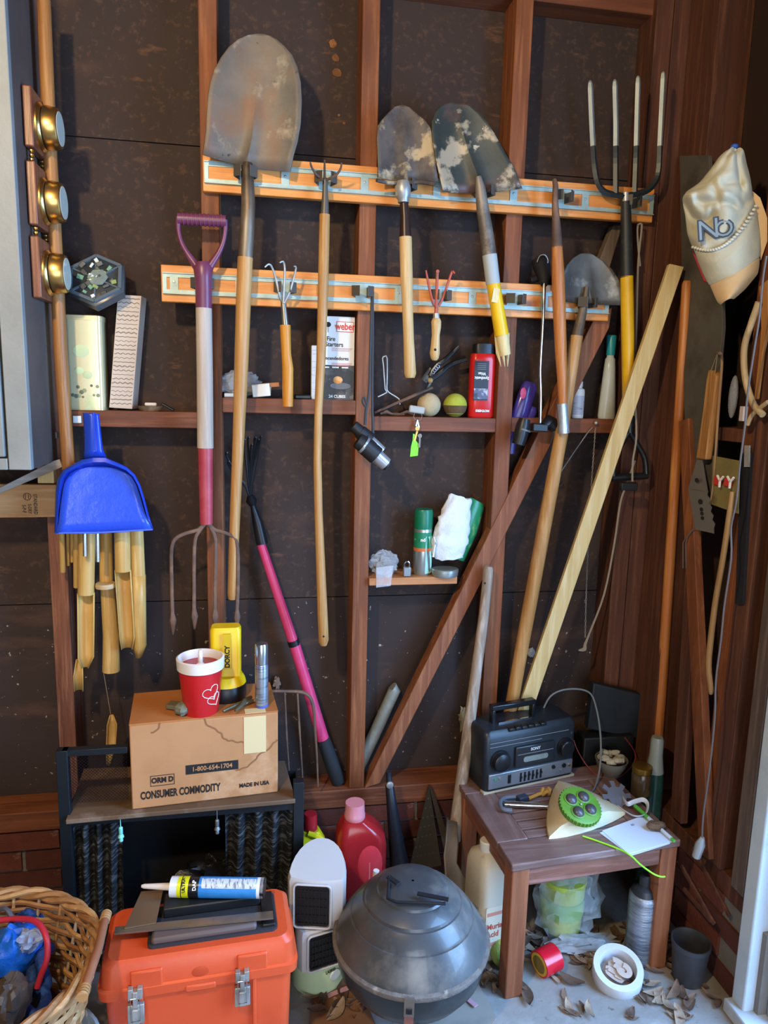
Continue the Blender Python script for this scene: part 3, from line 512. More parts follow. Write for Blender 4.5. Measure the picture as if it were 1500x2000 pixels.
p3 = lift(452, .015, ZM); b = MB(); b.tube([p3+V((-.018,0,.006)), p3+V((.02,0,.006))], .006, 12); tag(b.build('marker_pen', M('pen_white','b9b8b2',.4)), 'short white and black marker lying at the left of the middle shelf', 'marker')
b = MB(); b.bx(P(575,770,.03).x, P(606,770,.03).x, .01, .06, ZM, ZM+.012); tag(b.build('black_tray', BLACK, bev=.003), 'low black plastic tray beside the fire starter carton', 'tray')
# --- binoculars on their strap
t = thing('binoculars', P(735, 912, -.05), 'silver and black binoculars hanging from the lower rail by a strap', 'binoculars')
BK = M('binocular_rubber', '1d1d20', .5); SV = M('binocular_silver', 'a9adb2', .3, .6)
def barrel(pts, Y, par):
    for nm, a, c2, m in pts:
        b = MB(); b.tp(list(a), Y, 18); b.build(nm, m, par)
barrel([('eyepiece', ((690,831,22),(703,843,25)), 0, BK), ('rear_barrel', ((703,843,28),(722,860,32)), 0, BK), ('objective', ((721,859,22),(746,881,20)), 0, SV)], -.055, t)
barrel([('eyepiece', ((698,860,30),(710,868,34)), 0, BK), ('ring', ((709,868,36),(713,871,36)), 0, SV), ('front_barrel', ((712,870,36),(735,890,37)), 0, BK), ('objective', ((734,889,29),(754,907,27)), 0, SV), ('lens_rim', ((753,906,24),(757,909,24)), 0, BK)], -.085, t)
b = MB(); b.bar(P(712,858,-.07), P(728,874,-.07), .03, .02); b.build('bridge', BK, t)
for pts in ([(727,560,5),(724,650,5),(721,760,5),(715,800,6),(713,830,6)], [(728,560,5),(728,650,5),(727,780,5),(729,850,5),(731,862,6)], [(714,795,4),(708,785,4),(711,775,4),(716,790,4)]):
    b = MB(); b.tp(pts, -.055, 6, sm=4, flat=.4); b.build('strap', BK, t)
# --- right-of-centre shelf
def onR(px, Y=.04): return V((P(px, 812, Y).x, Y, ZR))
p = onR(837, .03); b = MB(); r = 23*mpp(p); b.ball(p+V((0,0,r)), r, 24); tag(b.build('old_ball', M('bare_ball','b8a47e',.9,0,[('a3906b',12,.4,.7)],.2,90)), 'bald tan ball resting between the pruner and the tennis ball', 'ball')
p = onR(888, .035); r = 23*mpp(p); t = thing('two_tone_ball', p, 'tennis ball with yellow top and brown lower half beside the red wax bottle', 'ball')
b = MB(); b.ball(p+V((0,0,r)), r, 24); bb = b.build('felt', M('felt_yellow','a8ae3c',.95,0,[('8f9632',16,.4,.7)],.3,150), t)
b = MB(); b.lathe([(.004,-.0006),(r*.6,r*.19),(r*.9,r*.5),(r*1.012,r*.92),(r*1.012,r*1.0)], p, (0,0,1), 24); b.build('dirty_half', M('felt_brown','54402a',.95,0,[('6b5436',16,.4,.7)],.3,150), t)
# wax bottle (standing on its cap, print upside down)
p = onR(938, .035); w2 = 25*mpp(p); zt = P(940, 672, .035).z; t = thing('wax_bottle', p, 'red upside-down bottle of car wax with black label, on the shelf right of the balls', 'bottle')
T = Matrix.Translation(p); H = zt-ZR; red = M('red_bottle','c41f1c',.25)
prs = [(0,.92,.8),(.02,1,.9),(.3,1,.9),(.62,1,.9),(.78,1,.9),(.86,.94,.88),(.885,.72,.75)]
b = MB(); b.loft([ring(T, rect(0,0,2*w2*a,.045*c2,.016,5), H*h) for h, a, c2 in prs]); b.build('body', red, t)
b = MB(); b.loft([ring(T, rect(0,0,2*w2*a,.04,.014,5), H*h) for h, a in ((.87,.78),(.99,.8),(1,.74))]); b.build('cap', BLACK, t)
b = MB(); b.bx(p.x-w2*.82, p.x+w2*.32, p.y-.0236, p.y-.022, ZR+H*.24, ZR+H*.77); b.build('label', M('black_label','191718',.35), t)
b = MB(); b.bx(p.x-w2*.8, p.x+w2*.3, p.y-.0242, p.y-.0232, ZR+H*.26, ZR+H*.40); b.build('car_picture', M('car_print','53556e',.4,0,[('b5b5b8',45,.5,.6),('2a2a38',30,.5,.6)]), t)
for s, dz in (('Synthetic', .54), ('Wax', .60)): text(s, .0115, face((p.x-w2*.22, p.y-.0243, ZR+H*dz), (-1,0,0), (0,0,-1)), INKW, t, off=.0003)
text('MOTHERS', .009, face((p.x-w2*.05, p.y-.0238, ZR+H*.10), (-1,0,0), (0,0,-1)), INKW, t, off=.0004)
for k in range(4): b = MB(); b.bx(p.x-w2*.6, p.x+w2*.1, p.y-.0242, p.y-.0235, ZR+H*(.655+.025*k), ZR+H*(.66+.025*k)); b.build('small_print', M('grey_ink','8a8684',.6), t)
# pruning shears
t = thing('pruning_shears', onR(850, .05), 'black-handled pruning shears propped open behind the balls', 'shears')
b = MB(); b.tp([(840,735,10,.05),(852,715,12,.05),(872,700,9,.045),(896,676,7,.04)], .05, 8, sm=3); b.build('upper_handle', BLACK, t)
b = MB(); b.tp([(842,740,13,.05),(860,728,12,.05),(880,712,9,.045),(911,702,8,.04)], .05, 8, sm=3); b.build('lower_handle', BLACK, t)
b = MB(); b.tp([(828,745,15,.055),(845,722,16,.055)], .055, 6, flat=.4); b.tp([(840,748,8,.05),(832,762,5,.05)], .05, 6); b.build('blade', DKST, t)
b = MB(); q = [P(845+4*math.cos(a)+a*.5, 727+4*math.sin(a)+a*-.6, .035) for a in [k*.5 for k in range(50)]]; b.tube(q, .0009, 5); b.build('spring', STEEL, t)
b = MB(); b.lathe([(.008,0),(.008,.003),(.003,.005)], P(840, 743, .036), (0,-1,0), 8); b.build('pivot_nut', M('rusty_brass','8d6a3c',.5,.6), t)
# rusty scraps and the wire utensil
b = MB(); b.tp([(732,806,5,.05),(780,785,6,.045),(810,772,7,.04),(845,757,5,.035)], .04, 7, sm=3); tag(b.build('rusty_rod', RUST), 'bent rusty rod slanting across the shelf below the shears', 'rod')
for k, (x, w_, a, lb) in enumerate(((755, 20, .1, 'dark rusty pin lying at the left end of the key shelf'), (775, 24, -.2, 'rusty cotter lying under the slanting rod'), (795, 22, .15, 'rusty hook lying left of the hanging keys'))):
    p = onR(x, .03+.012*k); b = MB(); b.tube([p+V((-w_*.0009,0,.006)), p+V((0,0,.009+.004*math.sin(a*9))), p+V((w_*.0009,0,.005))], [.003,.005,.003], 8); tag(b.build(('rusty_pin','rusty_cotter','rusty_hook')[k], RUST), lb, 'scrap metal', 'rusty scraps on the key shelf')
b = MB(); pts = [(738,775,3),(756,766,3),(752,760,3),(749,715,3),(747,700,3),(751,696,3),(756,700,3),(756,745,3),(756,762,3),(765,770,3),(779,779,3),(781,790,3)]
b.tp(pts, .06, 6, sm=2); tag(b.build('wire_hanger', STEEL), 'bent steel wire handle standing at the left of the key shelf', 'wire')
# keys
t = thing('key_ring', P(816, 870, -.01), 'ring of keys with lime green tag hanging from the key shelf edge', 'keys')
b = MB(); c = P(816, 813, -.008); b.tube([c+V((math.cos(a)*.0115,0,math.sin(a)*.0115)) for a in [k*math.pi/10 for k in range(21)]], .0008, 6); b.build('ring', CHROME, t)
b = MB(); b.box(P(814,800,-.012), (.044,.012,.02), Matrix.Rotation(.12,3,'Y')); b.build('clear_fob', M('clear_fob','b9b8b0',.2,0,alpha=.75), t, bev=.004)
b = MB(); b.prism([P(807,847,-.014),(P(815,850,-.014)),P(812,860,-.014),P(818,868,-.014),P(816,890,-.014),P(801,892,-.014),P(803,872,-.014),P(806,860,-.014)], (0,.002,0)); b.build('tag', M('lime_tag','7fdc2c',.4), t)
b = MB(); b.lathe([(.006,0),(.006,.002)], P(815,837,-.016), (0,-1,0), 12); b.bar(P(815,842,-.016), P(809,862,-.015), .005, .002); b.build('brass_key', BRASS, t)
b = MB(); b.lathe([(.006,0),(.006,.002)], P(820,851,-.018), (0,-1,0), 12); b.bar(P(820,855,-.017), P(819,874,-.017), .005, .002); b.build('steel_key', CHROME, t)
for k in range(4): b = MB(); b.tp([(815,820,2,-.012),((813,817,811,819)[k],835,2,-.012)], -.012, 5); b.build('link', CHROME, t)
# --- purple bottles and clamp light, right of stud
PU = M('purple_bottle','3d3180',.22,0,[('4a3d92',8,.5,.7)])
t = thing('purple_bottle', P(1003, 880, .0), 'taller purple squeeze bottle with pink label, upside down beside the stud', 'bottle', 'purple bottles')
b = MB(); b.tp([(1036,747,22,.03),(1033,756,32,.03),(1022,790,36,.03),(1010,825,34,.03),(1002,850,22,.03),(999,856,20,.03)], .03, 18, flat=.6); b.build('body', PU, t)
b = MB(); b.tp([(1001,852,16,.03),(997,886,16,.03)], .03, 14); b.build('cap', M('cap_purple','2f2a66',.3), t)
b = MB(); b.lathe([(.011,0),(.01,.001)], P(1022,768,.006), (-.15,-1,0), 14, .8, 1.5); b.build('label', M('pink_label','c84a7c',.4,0,[('7d2a5a',40,.5,.6)]), t)
t = thing('purple_bottle', P(1025, 850, .0), 'shorter purple bottle tucked right of the tall purple bottle', 'bottle', 'purple bottles')
b = MB(); b.tp([(1038,794,18,.04),(1036,802,26,.04),(1028,825,26,.04),(1020,845,20,.04)], .04, 16, flat=.7); b.build('body', M('blue_purple','4a3f9c',.22), t)
b = MB(); b.tp([(1020,843,14,.04),(1016,856,14,.04)], .04, 12); b.build('cap', M('cap_purple2','2f2a66',.3), t)
t = thing('gooseneck_lamp', P(1045, 865, -.05), 'clip-on gooseneck lamp with black head above and black clamps below the silver neck', 'lamp')
b = MB(); b.tp([(1063,553,7,-.045),(1062,590,7,-.05),(1059,650,6.5,-.05),(1055,720,6.5,-.05),(1056,770,6.5,-.05),(1055,826,6.5,-.05)], -.05, 10, sm=4); b.build('gooseneck', CHROME, t)
b = MB(); b.tp([(1050,506,26,.0),(1058,520,34,-.01),(1062,540,24,-.03),(1063,556,14,-.045)], 0, 14); b.tp([(1035,548,14,-.01),(1060,540,14,-.01)], 0, 10); b.build('lamp_head', BLACKM, t)
b = MB(); b.tp([(1049,512,2,-.03),(1054,500,2,-.03),(1064,498,2,-.03),(1070,508,2,-.03),(1067,520,2,-.03),(1058,524,2,-.03)], -.03, 6, sm=3); b.build('lamp_wire', STEEL, t)
b = MB(); b.box(P(1053, 835, -.055), (.045,.025,.022), Matrix.Rotation(.05,3,'Y')); b.build('clamp_body', BLACK, t, bev=.003)
b = MB(); b.tp([(1025,818,22,-.06),(1022,830,28,-.06),(1017,850,28,-.06),(1012,868,26,-.06)], -.06, 12); b.build('knob', BLACK, t)
b = MB(); b.tp([(1022,838,30,-.06),(1021,841,30,-.06)], -.06, 12); b.build('knob_ring', M('ring_grey','5d6063',.4), t)
b = MB(); b.tp([(1062,832,18,-.055),(1072,822,24,-.05),(1082,830,28,-.045),(1086,838,22,-.045)], -.05, 10); b.build('clamp_jaw', BLACK, t)
# --- spray bottle and teal-capped bottle
def onF(px, Y=.04): return V((P(px, 816, Y).x, Y, ZF))
p = onF(1127, .04); t = thing('spray_bottle', p, 'small white spray bottle standing left of the teal-capped bottle', 'spray bottle')
H = P(1127,728,.04).z-ZF; b = MB(); b.lathe([(.0165,0),(.0175,.003),(.0175,H*.58),(.016,H*.64),(.009,H*.67),(.009,H*.7)], p, n=20); b.build('body', WHITE, t)
b = MB(); b.lathe([(.0105,H*.69),(.0105,H*.8),(.007,H*.83),(.006,H*.95),(.004,H)], p, n=16); b.build('sprayer', M('spray_white','d9dade',.35), t)
b = MB(); b.lathe([(.0178,H*.08),(.0178,H*.5)], p, n=20, cap=False); b.build('label', M('lilac_label','c2c4d0',.4,0,[('8b8ca0',60,.55,.62,(.5,.5,3))]), t)
p = onF(1184, .04); t = thing('lotion_bottle', p, 'clear tapered bottle with teal cap and yellowish dregs at the far right of the shelf', 'bottle')
H = P(1195,655,.04).z-ZF; x1 = P(1195,655,.04).x-p.x
def bo(h, wx, wy=.017): return [p+V((x1*h*1.0+wx*math.cos(a), wy*math.sin(a), H*h)) for a in [2*math.pi*k/20 for k in range(20)]]
b = MB(); b.loft([bo(0,.0255),bo(.04,.027),bo(.3,.023),(bo(.6,.017)),bo(.72,.0145,.014),bo(.74,.011,.011),bo(.78,.010,.010)]); b.build('body', M('frosted_clear','cdd4cc',.25,0,[('bcc4bc',6,.4,.7)],alpha=.8), t)
b = MB(); b.loft([bo(.005,.0235,.0145),bo(.04,.025,.0155),bo(.16,.0235,.0155)]); b.build('dregs', M('yellow_dregs','8f8a4a',.3), t)
b = MB(); b.loft([bo(.765,.0125,.0125),bo(.985,.0145,.0145),bo(1,.013,.013)]); b.build('cap', M('teal_cap','1f8f98',.35), t)
# --- small lower shelf
def onS(px, Y=.03): return V((P(px, 1110, Y).x, Y, zsh))
p = onS(752, .015); t = thing('crumpled_bag', p, 'crumpled clear bag of bits spilling over the small shelf edge', 'plastic bag')
b = MB(); crumple(b, p+V((-.002,.01,.034)), .042, .35, 9, 26, (.95,.6,.85)); b.build('bag_film', BAG, t)
b = MB(); q = [p+V((-.03,-.025,.03)), p+V((.02,-.025,.035)), p+V((.012,-.034,-.022)), p+V((-.03,-.034,-.026))]; b.prism(q, (0,.004,0)); b.build('bag_tail', BAG, t)
for k in range(5): b = MB(); b.ball(p+V((random.uniform(-.02,.02), random.uniform(-.005,.02), random.uniform(.02,.045))), .009, 8, (1.3,.8,.7)); b.build('bit', M('bit_brown','6b5540',.7), t)
p = onS(795, .0); t = thing('padlock', p, 'small grey padlock standing between the bag and the green can', 'padlock')
b = MB(); b.box(p+V((0,0,.0145)), (.022,.013,.027)); b.build('body', M('padlock_grey','8b9297',.4,.6), t, bev=.002)
b = MB(); b.tube([p+V((-.007,0,.026)), p+V((-.007,0,.038)), p+V((-.003,0,.044)), p+V((.003,0,.044)), p+V((.007,0,.038)), p+V((.007,0,.026))], .0022, 8); b.build('shackle', CHROME, t)
p = onS(824, .03); t = thing('repellent_can', p, 'green-capped silver aerosol can standing on the small shelf', 'spray can')
H = P(824,994,.03).z-zsh; r = 18*mpp(p); b = MB(); b.lathe([(r*.96,0),(r,.003),(r,H*.70),(r*.9,H*.73)], p, n=24); b.build('body', M('can_silver','a9b0ad',.28,.8), t)
b = MB(); b.lathe([(r*.98,H*.70),(r,H*.72),(r,H*.96),(r*.9,H)], p, n=24); b.build('cap', M('green_cap','0d6b4c',.35), t)
b = MB(); b.lathe([(r*1.01,H*.42),(r*1.01,H*.66)], p, n=24, cap=False); b.build('green_band', M('green_band','1d7a54',.4,0,[('dfe6dc',30,.62,.68)]), t)
b = MB(); b.lathe([(r*1.012,H*.37),(r*1.012,H*.42)], p, n=24, cap=False); b.build('orange_band', M('orange_band','c96a3a',.4), t)
b = MB(); b.prism([p+V((r*1.02*math.sin(a), -r*1.02*math.cos(a), z)) for z, aa in ((.03*H,(.1,.5,.9,1.3)),(.6*H,(1.3,.9,.5,.1))) for a in aa], (0,.0006,0)); b.build('panel', M('pale_panel','a9d4bc',.45), t)
text('nd', .014, face(p+V((-.006,-r*1.03,H*.55))), INKW, t, off=.0004)
t = thing('paper_wrapped_bottle', onS(895, .03), 'green bottle leaning on the brace, wrapped in crumpled white paper', 'bottle')
b = MB(); b.tp([(880,1085,60,.05),(905,1030,60,.05),(928,985,40,.05),(932,978,30,.05)], .05, 18, flat=.6); b.build('bottle', M('green_bottle','1f7a4c',.3,0,[('8fb860',8,.55,.65)]), t)
pts = [(875,1088,60,.02),(877,1062,72,.015),(886,1025,66,.015),(893,995,56,.02),(899,970,42,.025)]; b = MB(); b.tp(pts, .02, 26, sm=5, flat=.5)
for i, v in enumerate(b.v): b.v[i] = v + V((noise.noise(v*55)*.008, -abs(noise.noise(v*70))*.008, noise.noise(v*60+V((5,0,0)))*.007))
b.build('paper_wrap', M('white_paper_wrap','d8dbe0',.7,0,[('c2c8d4',14,.5,.7)],.5,40), t, ang=60)
b = MB(); b.tube([P(848+3*math.sin(k), 1048+k*8+8*math.sin(k*2), -.012) for k in range(5)], .003, 6); b.build('paper_flap', M('white_paper_wrap','d8dbe0',.7), t)
p = onS(869, .0); b = MB(); r = 26*mpp(p); b.lathe([(r*.97,0),(r,.002),(r,.010),(r*1.03,.011),(r*1.03,.02),(r*.97,.022)], p, n=28, sy=.8); tag(b.build('round_tin', M('flat_tin','9aa09a',.35,.7)), 'low round metal tin under the white wrapped bottle', 'tin')
# hairpin, chain, cord, small hardware
b = MB(); b.tp([(1088,942,2.5),(1097,942,2.5),(1097,948,2.5),(1087,948,2.5)], .08, 5); tag(b.build('wire_clip', CHROME), 'small wire clip stuck on the dark panel right of the brace', 'clip')
t = thing('hanging_chain', P(1147, 1265, -.01), 'thin chain hanging from a screw below the right shelf', 'chain')
ch = smooth([P(x, y, -.008) for x, y in ((1163,836),(1160,880),(1155,950),(1149,1060),(1145,1160),(1143,1245))], [0]*6, 14)[0]
for k in range(len(ch)-1):
    b = MB(); a, c2 = ch[k], ch[k+1]; d = (c2-a); s = V((.0018,0,0)) if k % 2 else V((0,.0018,0)); b.tube([a-d*.1, a+d*.3+s, a+d*.8+s, c2+d*.1, a+d*.8-s, a+d*.3-s, a-d*.1], .0007, 4); b.build('link', STEEL, t)
b = MB(); b.ball(P(1164,826,-.008), .006, 10); b.build('screw_head', STEEL, t)
b = MB(); b.tp([(1157,835,2),(1150,842,2),(1120,885,2),(1090,930,2),(1088,942,2)], -.006, 5); tag(b.build('wire_strand', STEEL), 'thin wire running down left from the chain screw', 'wire')
b = MB(); b.tp([(1240,900,4,-.075),(1222,950,4,-.03),(1211,985,4,-.03),(1200,1060,4,-.02),(1180,1160,4,-.02),(1150,1240,4,-.02),(1143,1258,6,-.02),(1141,1268,9,-.02),(1130,1270,3,-.02)], -.03, 6, sm=4); b.tp([(1245,440,4,-.03),(1252,437,4,-.03),(1253,450,4,-.03),(1246,520,4,-.035),(1243,640,4,-.04),(1240,760,4,-.06),(1243,850,4,-.09),(1236,900,4,-.09),(1235,940,4,-.09)], -.04, 6, sm=4); b.tp([(1246,440,4,-.028),(1245,460,4,-.03),(1250,520,4,-.033)], -.03, 6, sm=3)
tag(b.build('pull_cord', M('grey_cord','8d8272',.8)), 'thin grey cord looped over the end of the upper rail', 'cord')
b = MB(); b.box(P(1227,950,-.085), (.05,.018,.022)); tag(b.build('magnet_block', BLACK, bev=.002), 'small black block hanging below the fork D-grip', 'block')
# nests and blemishes stuck to the panel
b = MB(); crumple(b, P(908,1405,.06), .022, .6, 4, 16, (.9,.6,1.7)); tag(b.build('mud_nest', M('mud_nest','8f8568',.95,0,[('75694e',20,.45,.6)],.4,60)), 'pale mud dauber nest stuck beside the right stud', 'nest')
b = MB(); crumple(b, P(1037,1275,.085), .014, .5, 6, 14, (.9,.4,1.1)); tag(b.build('cobweb_tuft', M('tuft','9a9a96',.9)), 'small grey cobweb tuft between the two slanting poles', 'cobweb')
b = MB(); crumple(b, P(541,1335,.085), .013, .7, 8, 14, (.8,.4,1.4)); tag(b.build('dead_moth_cocoon', M('cocoon','7d6a5c',.9)), 'small brown cocoon on the dark panel above the tines', 'cocoon')
# ================================================================ left side: cabinet, weather station, dustpan, chimes
CX = -.51
t = thing('wall_cabinet', (-.86, -.11, 1.286), 'grey-painted hanging cabinet at the upper left edge, brown side panel', 'cabinet')
GP = M('grey_cabinet_paint', '8d908d', .5, 0, [('7f827e', 5, .4, .7), ('7a6a5e', 28, .70, .76)], .08, 60)
b = MB(); b.bx(-1.25, CX, -.205, -.003, 1.286, 2.7); b.build('carcass', M('brown_cabinet_side', '5b4f49', .6, 0, [('4b403b', 4, .4, .7)]), t, bev=.003)
b = MB(); b.bx(CX-.048, CX, -.226, -.205, 1.286, 2.7); b.build('stile', GP, t, bev=.002)
b = MB(); b.bx(-1.25, CX-.05, -.226, -.205, 1.286, 1.312); b.build('bottom_rail', GP, t, bev=.002)
b = MB(); b.bx(-1.25, CX-.053, -.232, -.207, 1.316, 2.7); b.build('door', GP, t, bev=.003)
b = MB(); b.tube([(CX+.001, -.012, z) for z in (1.345, 1.36)], .005, 8); b.build('hinge', DKST, t)
t = thing('weather_station', (CX+.011, -.1, 1.676), 'three brass dials on linked wooden plaques hung on the cabinet side', 'weather station')
WP = wood('walnut_plaque', '7b4a33', '63372a', '8d5a40', 2, .35); PX_ = CX+.022
zz = [(2.002, 2.128), (1.836, 1.972), (1.676, 1.812)]
for k, (z0, z1) in enumerate(zz):
    b = MB(); b.bx(CX+.002, PX_, -.152, -.028, z0, z1); pl = b.build('plaque', WP, t, bev=.003)
    zc = (z0+z1)/2 - .004; yc = -.09
    b = MB(); b.lathe([(.052,0),(.052,.004),(.047,.008),(.046,.010)], (PX_, yc, zc), (1,0,0), 32); b.build('flange', BRASS, pl)
    b = MB(); b.lathe([(.042,.010),(.042,.013)], (PX_, yc, zc), (1,0,0), 32); b.build('groove', BLACKM, pl)
    b = MB(); b.lathe([(.046,.013),(.047,.02),(.044,.038),(.042,.042),(.036,.043)], (PX_, yc, zc), (1,0,0), 32); b.build('case', BRASS, pl)
    b = MB(); b.lathe([(.037,.0425),(.036,.0435)], (PX_, yc, zc), (1,0,0), 32); b.build('glass', M('dial_glass', 'c9c6b4', .1), pl)
    if k < 2:
        for yy in (-.135, -.05):
            for m_ in range(3):
                b = MB(); b.lathe([(.0025,0),(.006,.003),(.006,.006),(.0025,.0085)], (CX+.012, yy, z0-.0285+m_*.0095), (0,0,1), 10); b.build('brass_bead', BRASS, t)
# dustpan
BLU = M('blue_plastic', '1f3fb4', .25, 0, [('2648c4', 6, .45, .7)])
t = thing('dustpan', P(200, 1040, -.1), 'glossy blue plastic dustpan hanging over the bamboo chimes', 'dustpan')
b = MB(); b.rows([(161,806,193,808),(162,812,192,812),(164,850,196,850),(164,880,199,878),(160,897,205,893)], lambda x, y: P(x, y, -.075), 9, -.012, (0,-1,0)); b.build('handle', BLU, t, solid=.004)
b = MB(); b.tp([(183,806,5,-.085),(184,880,5,-.088)], -.085, 6); b.build('handle_rib', BLU, t)
out = [(107,1040),(108,1000),(109,960),(113,935),(123,918),(140,908),(160,897),(182,893),(205,893),(228,903),(247,912),(262,926),(272,945),(280,970),(289,1005),(298,1033)]
inn = [(116,1020),(119,990),(124,955),(129,935),(137,924),(150,917),(166,913),(184,911),(205,911),(228,915),(246,922),(258,932),(267,948),(275,972),(283,1000),(289,1012)]
b = MB(); n_ = len(out)
b.loft([[P(x, y, -.072) for x, y in out], [P(x+1, y+2, -.108) for x, y in out], [P(x*.6+xi*.4, y*.6+yi*.4+2, -.112) for (x, y), (xi, yi) in zip(out, inn)], [P(x, y, -.085) for x, y in inn]], closed=False); b.build('pan_wall', BLU, t, solid=.002, ang=60)
rw = [(inn[i][0], inn[i][1], inn[n_-1-i][0], inn[n_-1-i][1]) for i in range(n_//2)]; rw.insert(0, (109, 1041, 298, 1034))
b = MB(); b.rows(rw, lambda x, y: P(x, y, -.086-.022*max(0, (y-915)/125)), 13, .006, (0,-1,0)); b.build('pan_floor', M('blue_pan', '2c4fd0', .18, 0, [('3559d8', 4, .4, .7)], .25, 14), t, solid=.002)
b = MB(); b.tp([(108,1041,4),(200,1040,4),(298,1034,4)], -.112, 6); b.build('lip', M('blue_lip','4a6ae0',.3), t)
# bamboo wind chime
t = thing('bamboo_chime', P(200, 1330, -.03), 'bamboo wind chime of cut tubes with two metal tubes below the dustpan', 'wind chime')
def half(pts, Y, mat, name, side=1, a0=-.3, a1=math.pi+.3):
    rings = []
    for x, y, w_ in pts:
        c = P(x, y, Y); r = w_/2*mpp(c); rings.append([c + V((r*math.cos(a), r*math.sin(a)*side, 0)) for a in [a0+(a1-a0)*k/10 for k in range(11)]])
    b = MB(); b.loft(rings, closed=False); return b.build(name, mat, t, solid=.0025, ang=50)
YC = -.035
for x0_, x1_, y1_, w_, yy in ((120,123,1118,11,YC),(132,133,1105,7,YC+.02),(148,149,1148,11,YC),(140,141,1098,9,YC+.03)):
    b = MB(); b.tp([(x0_,1015,w_,yy),(x1_,y1_-2,w_,yy),(x1_,y1_,w_*.8,yy)], yy, 12); b.build('small_tube', W_BAMB, t)
def cut(top, cutp, bot, w0, w1, Y, side):
    b = MB(); b.tp([(top[0],top[1],w0),(cutp[0],cutp[1],w0)], Y, 16); tb = b.build('tube', W_BAMB, t)
    half([(cutp[0],cutp[1]-2,w0*.99),(cutp[0]*.7+bot[0]*.3,cutp[1]*.7+bot[1]*.3,w0*.97),(bot[0]*.85+cutp[0]*.15,bot[1]*.85+cutp[1]*.15,w0*.92),(bot[0]-2,bot[1],w1)], Y, W_BAMB, 'cut_tongue', side)
cut((170,1015),(168,1160),(168,1305),31,12,YC-.02,1); cut((238,1015),(240,1115),(250,1268),30,20,YC-.02,1); cut((265,1015),(270,1125),(273,1284),27,9,YC,-1)
b = MB(); b.tp([(206,1015,24),(208,1140,27)], YC+.02, 14); b.build('tube', W_BAMB, t); b = MB(); b.tp([(210,1148,27),(217,1240,31),(217,1310,33)], YC+.02, 14); b.build('tube', W_BAMB, t)
p = P(206, 1143, YC-.01); b = MB(); b.lathe([(.025,-.006),(.026,0),(.024,.006),(.018,.005)], p, (0,0,1), 22); b.build('striker_disc', wood('pale_disc','c0a57a','a98c60','cdb58c',0,.5), t)
for x, y in ((166,1086),(191,1097)): b = MB(); b.tp([(x-1,1015,8),(x,y,8)], YC-.058, 12); b.build('metal_tube', M('chime_aluminium','c4cad0',.25,.9), t)
half([(155,1288,11),(153,1320,17),(154,1350,16)], YC, W_BAMB, 'wind_shard', 1); half([(218,1397,6),(219,1415,18),(217,1455,17),(211,1497,4)], YC, W_BAMB, 'wind_shard', 1)
b = MB(); b.tp([(200,1300,1.5),(217,1400,1.5)], YC+.01, 4); b.build('string', M('string','8a7a60',.9), t)
# stamped block and grey stick at the far left
b = MB(); q = [P(-40,945,-.03), P(110,947,-.03), P(108,1010,-.03), P(-40,1012,-.03)]; b.prism(q, (0,.028,0)); o = b.build('stamped_board', wood('stamped_pine','bf8f5c','a97a48','cba070',0,.6), bev=.002)
tag(o, 'short pale board with black lumber stamp nailed at the left edge', 'board')
SI = M('stamp_ink', '4a4038', .9)
for s, x, y, sz in (('STANDARD', 69, 985, .0125), ('S-DRY', 58, 994, .0115), ('S-P-F', 47, 994, .0125)): text(s, sz, face(P(x, y, -.0306), (0,0,-1), (1,0,0)), SI, o, 'lumber_stamp', off=.0002, sx=.8)
b = MB(); c = P(53, 970, -.0306); b.tube([c+V((.009*math.cos(a),0,.009*math.sin(a))) for a in [k*math.pi/9 for k in range(19)]], .0008, 4); b.bar(c+V((-.004,0,-.006)), c+V((-.004,0,.006)), .0014, .001); b.bar(c+V((.003,0,-.006)), c+V((.003,0,.006)), .0014, .001); b.build('grade_mark', SI, o)
b = MB(); b.bx(P(75,930,-.02).x, P(107,930,-.02).x, -.03, .0, P(90,943,-.02).z, P(90,908,-.02).z); tag(b.build('wood_offcut', W_PINE, bev=.002), 'small pale wood offcut under the cabinet corner', 'wood')
b = MB(); q = [P(-20,962,-.06), P(-20,972,-.06), P(122,912,-.06), P(116,897,-.06), P(105,900,-.06)]; b.prism(q, (0,.01,0)); tag(b.build('grey_stick', wood('grey_stick','94887c','7f7368','a3988c',0,.7), bev=.001), 'thin grey stick slanting up under the cabinet', 'stick')
# ================================================================ fire screen with board, carton and what stands on it
FB = M('screen_black', '1a2026', .45, .3); MESH = M('screen_mesh', '17181b', .6, .2, [('585b60', 45, .5, .58, (.5,.5,3.0)), ('0c0c0e', 9, .55, .75)], .8, 120, (.3,.3,2.5))
t = thing('fire_screen', (-.19, -.25, 0), 'black fireplace screen with chain mesh curtains under the carton', 'fire screen')
YF = -.262
def post(xa, ya, yb, w_, nm='post', z0=0.):
    p = P(xa, ya, YF); q = P(xa, yb, YF); b = MB(); b.bx(p.x-w_/2, p.x+w_/2, YF-.012, YF+.012, z0, p.z); return b.build(nm, FB, t, bev=.001)
xl_ = P(122, 1465, YF).x; xr_ = P(583, 1525, YF).x
post(122, 1463, 1700, .026); post(583, 1524, 1700, .026)
zt_ = P(122, 1463, YF).z; b = MB(); b.bx(xl_, -.316, YF-.01, YF+.01, zt_-.016, zt_); b.build('top_bar', FB, t, bev=.001)
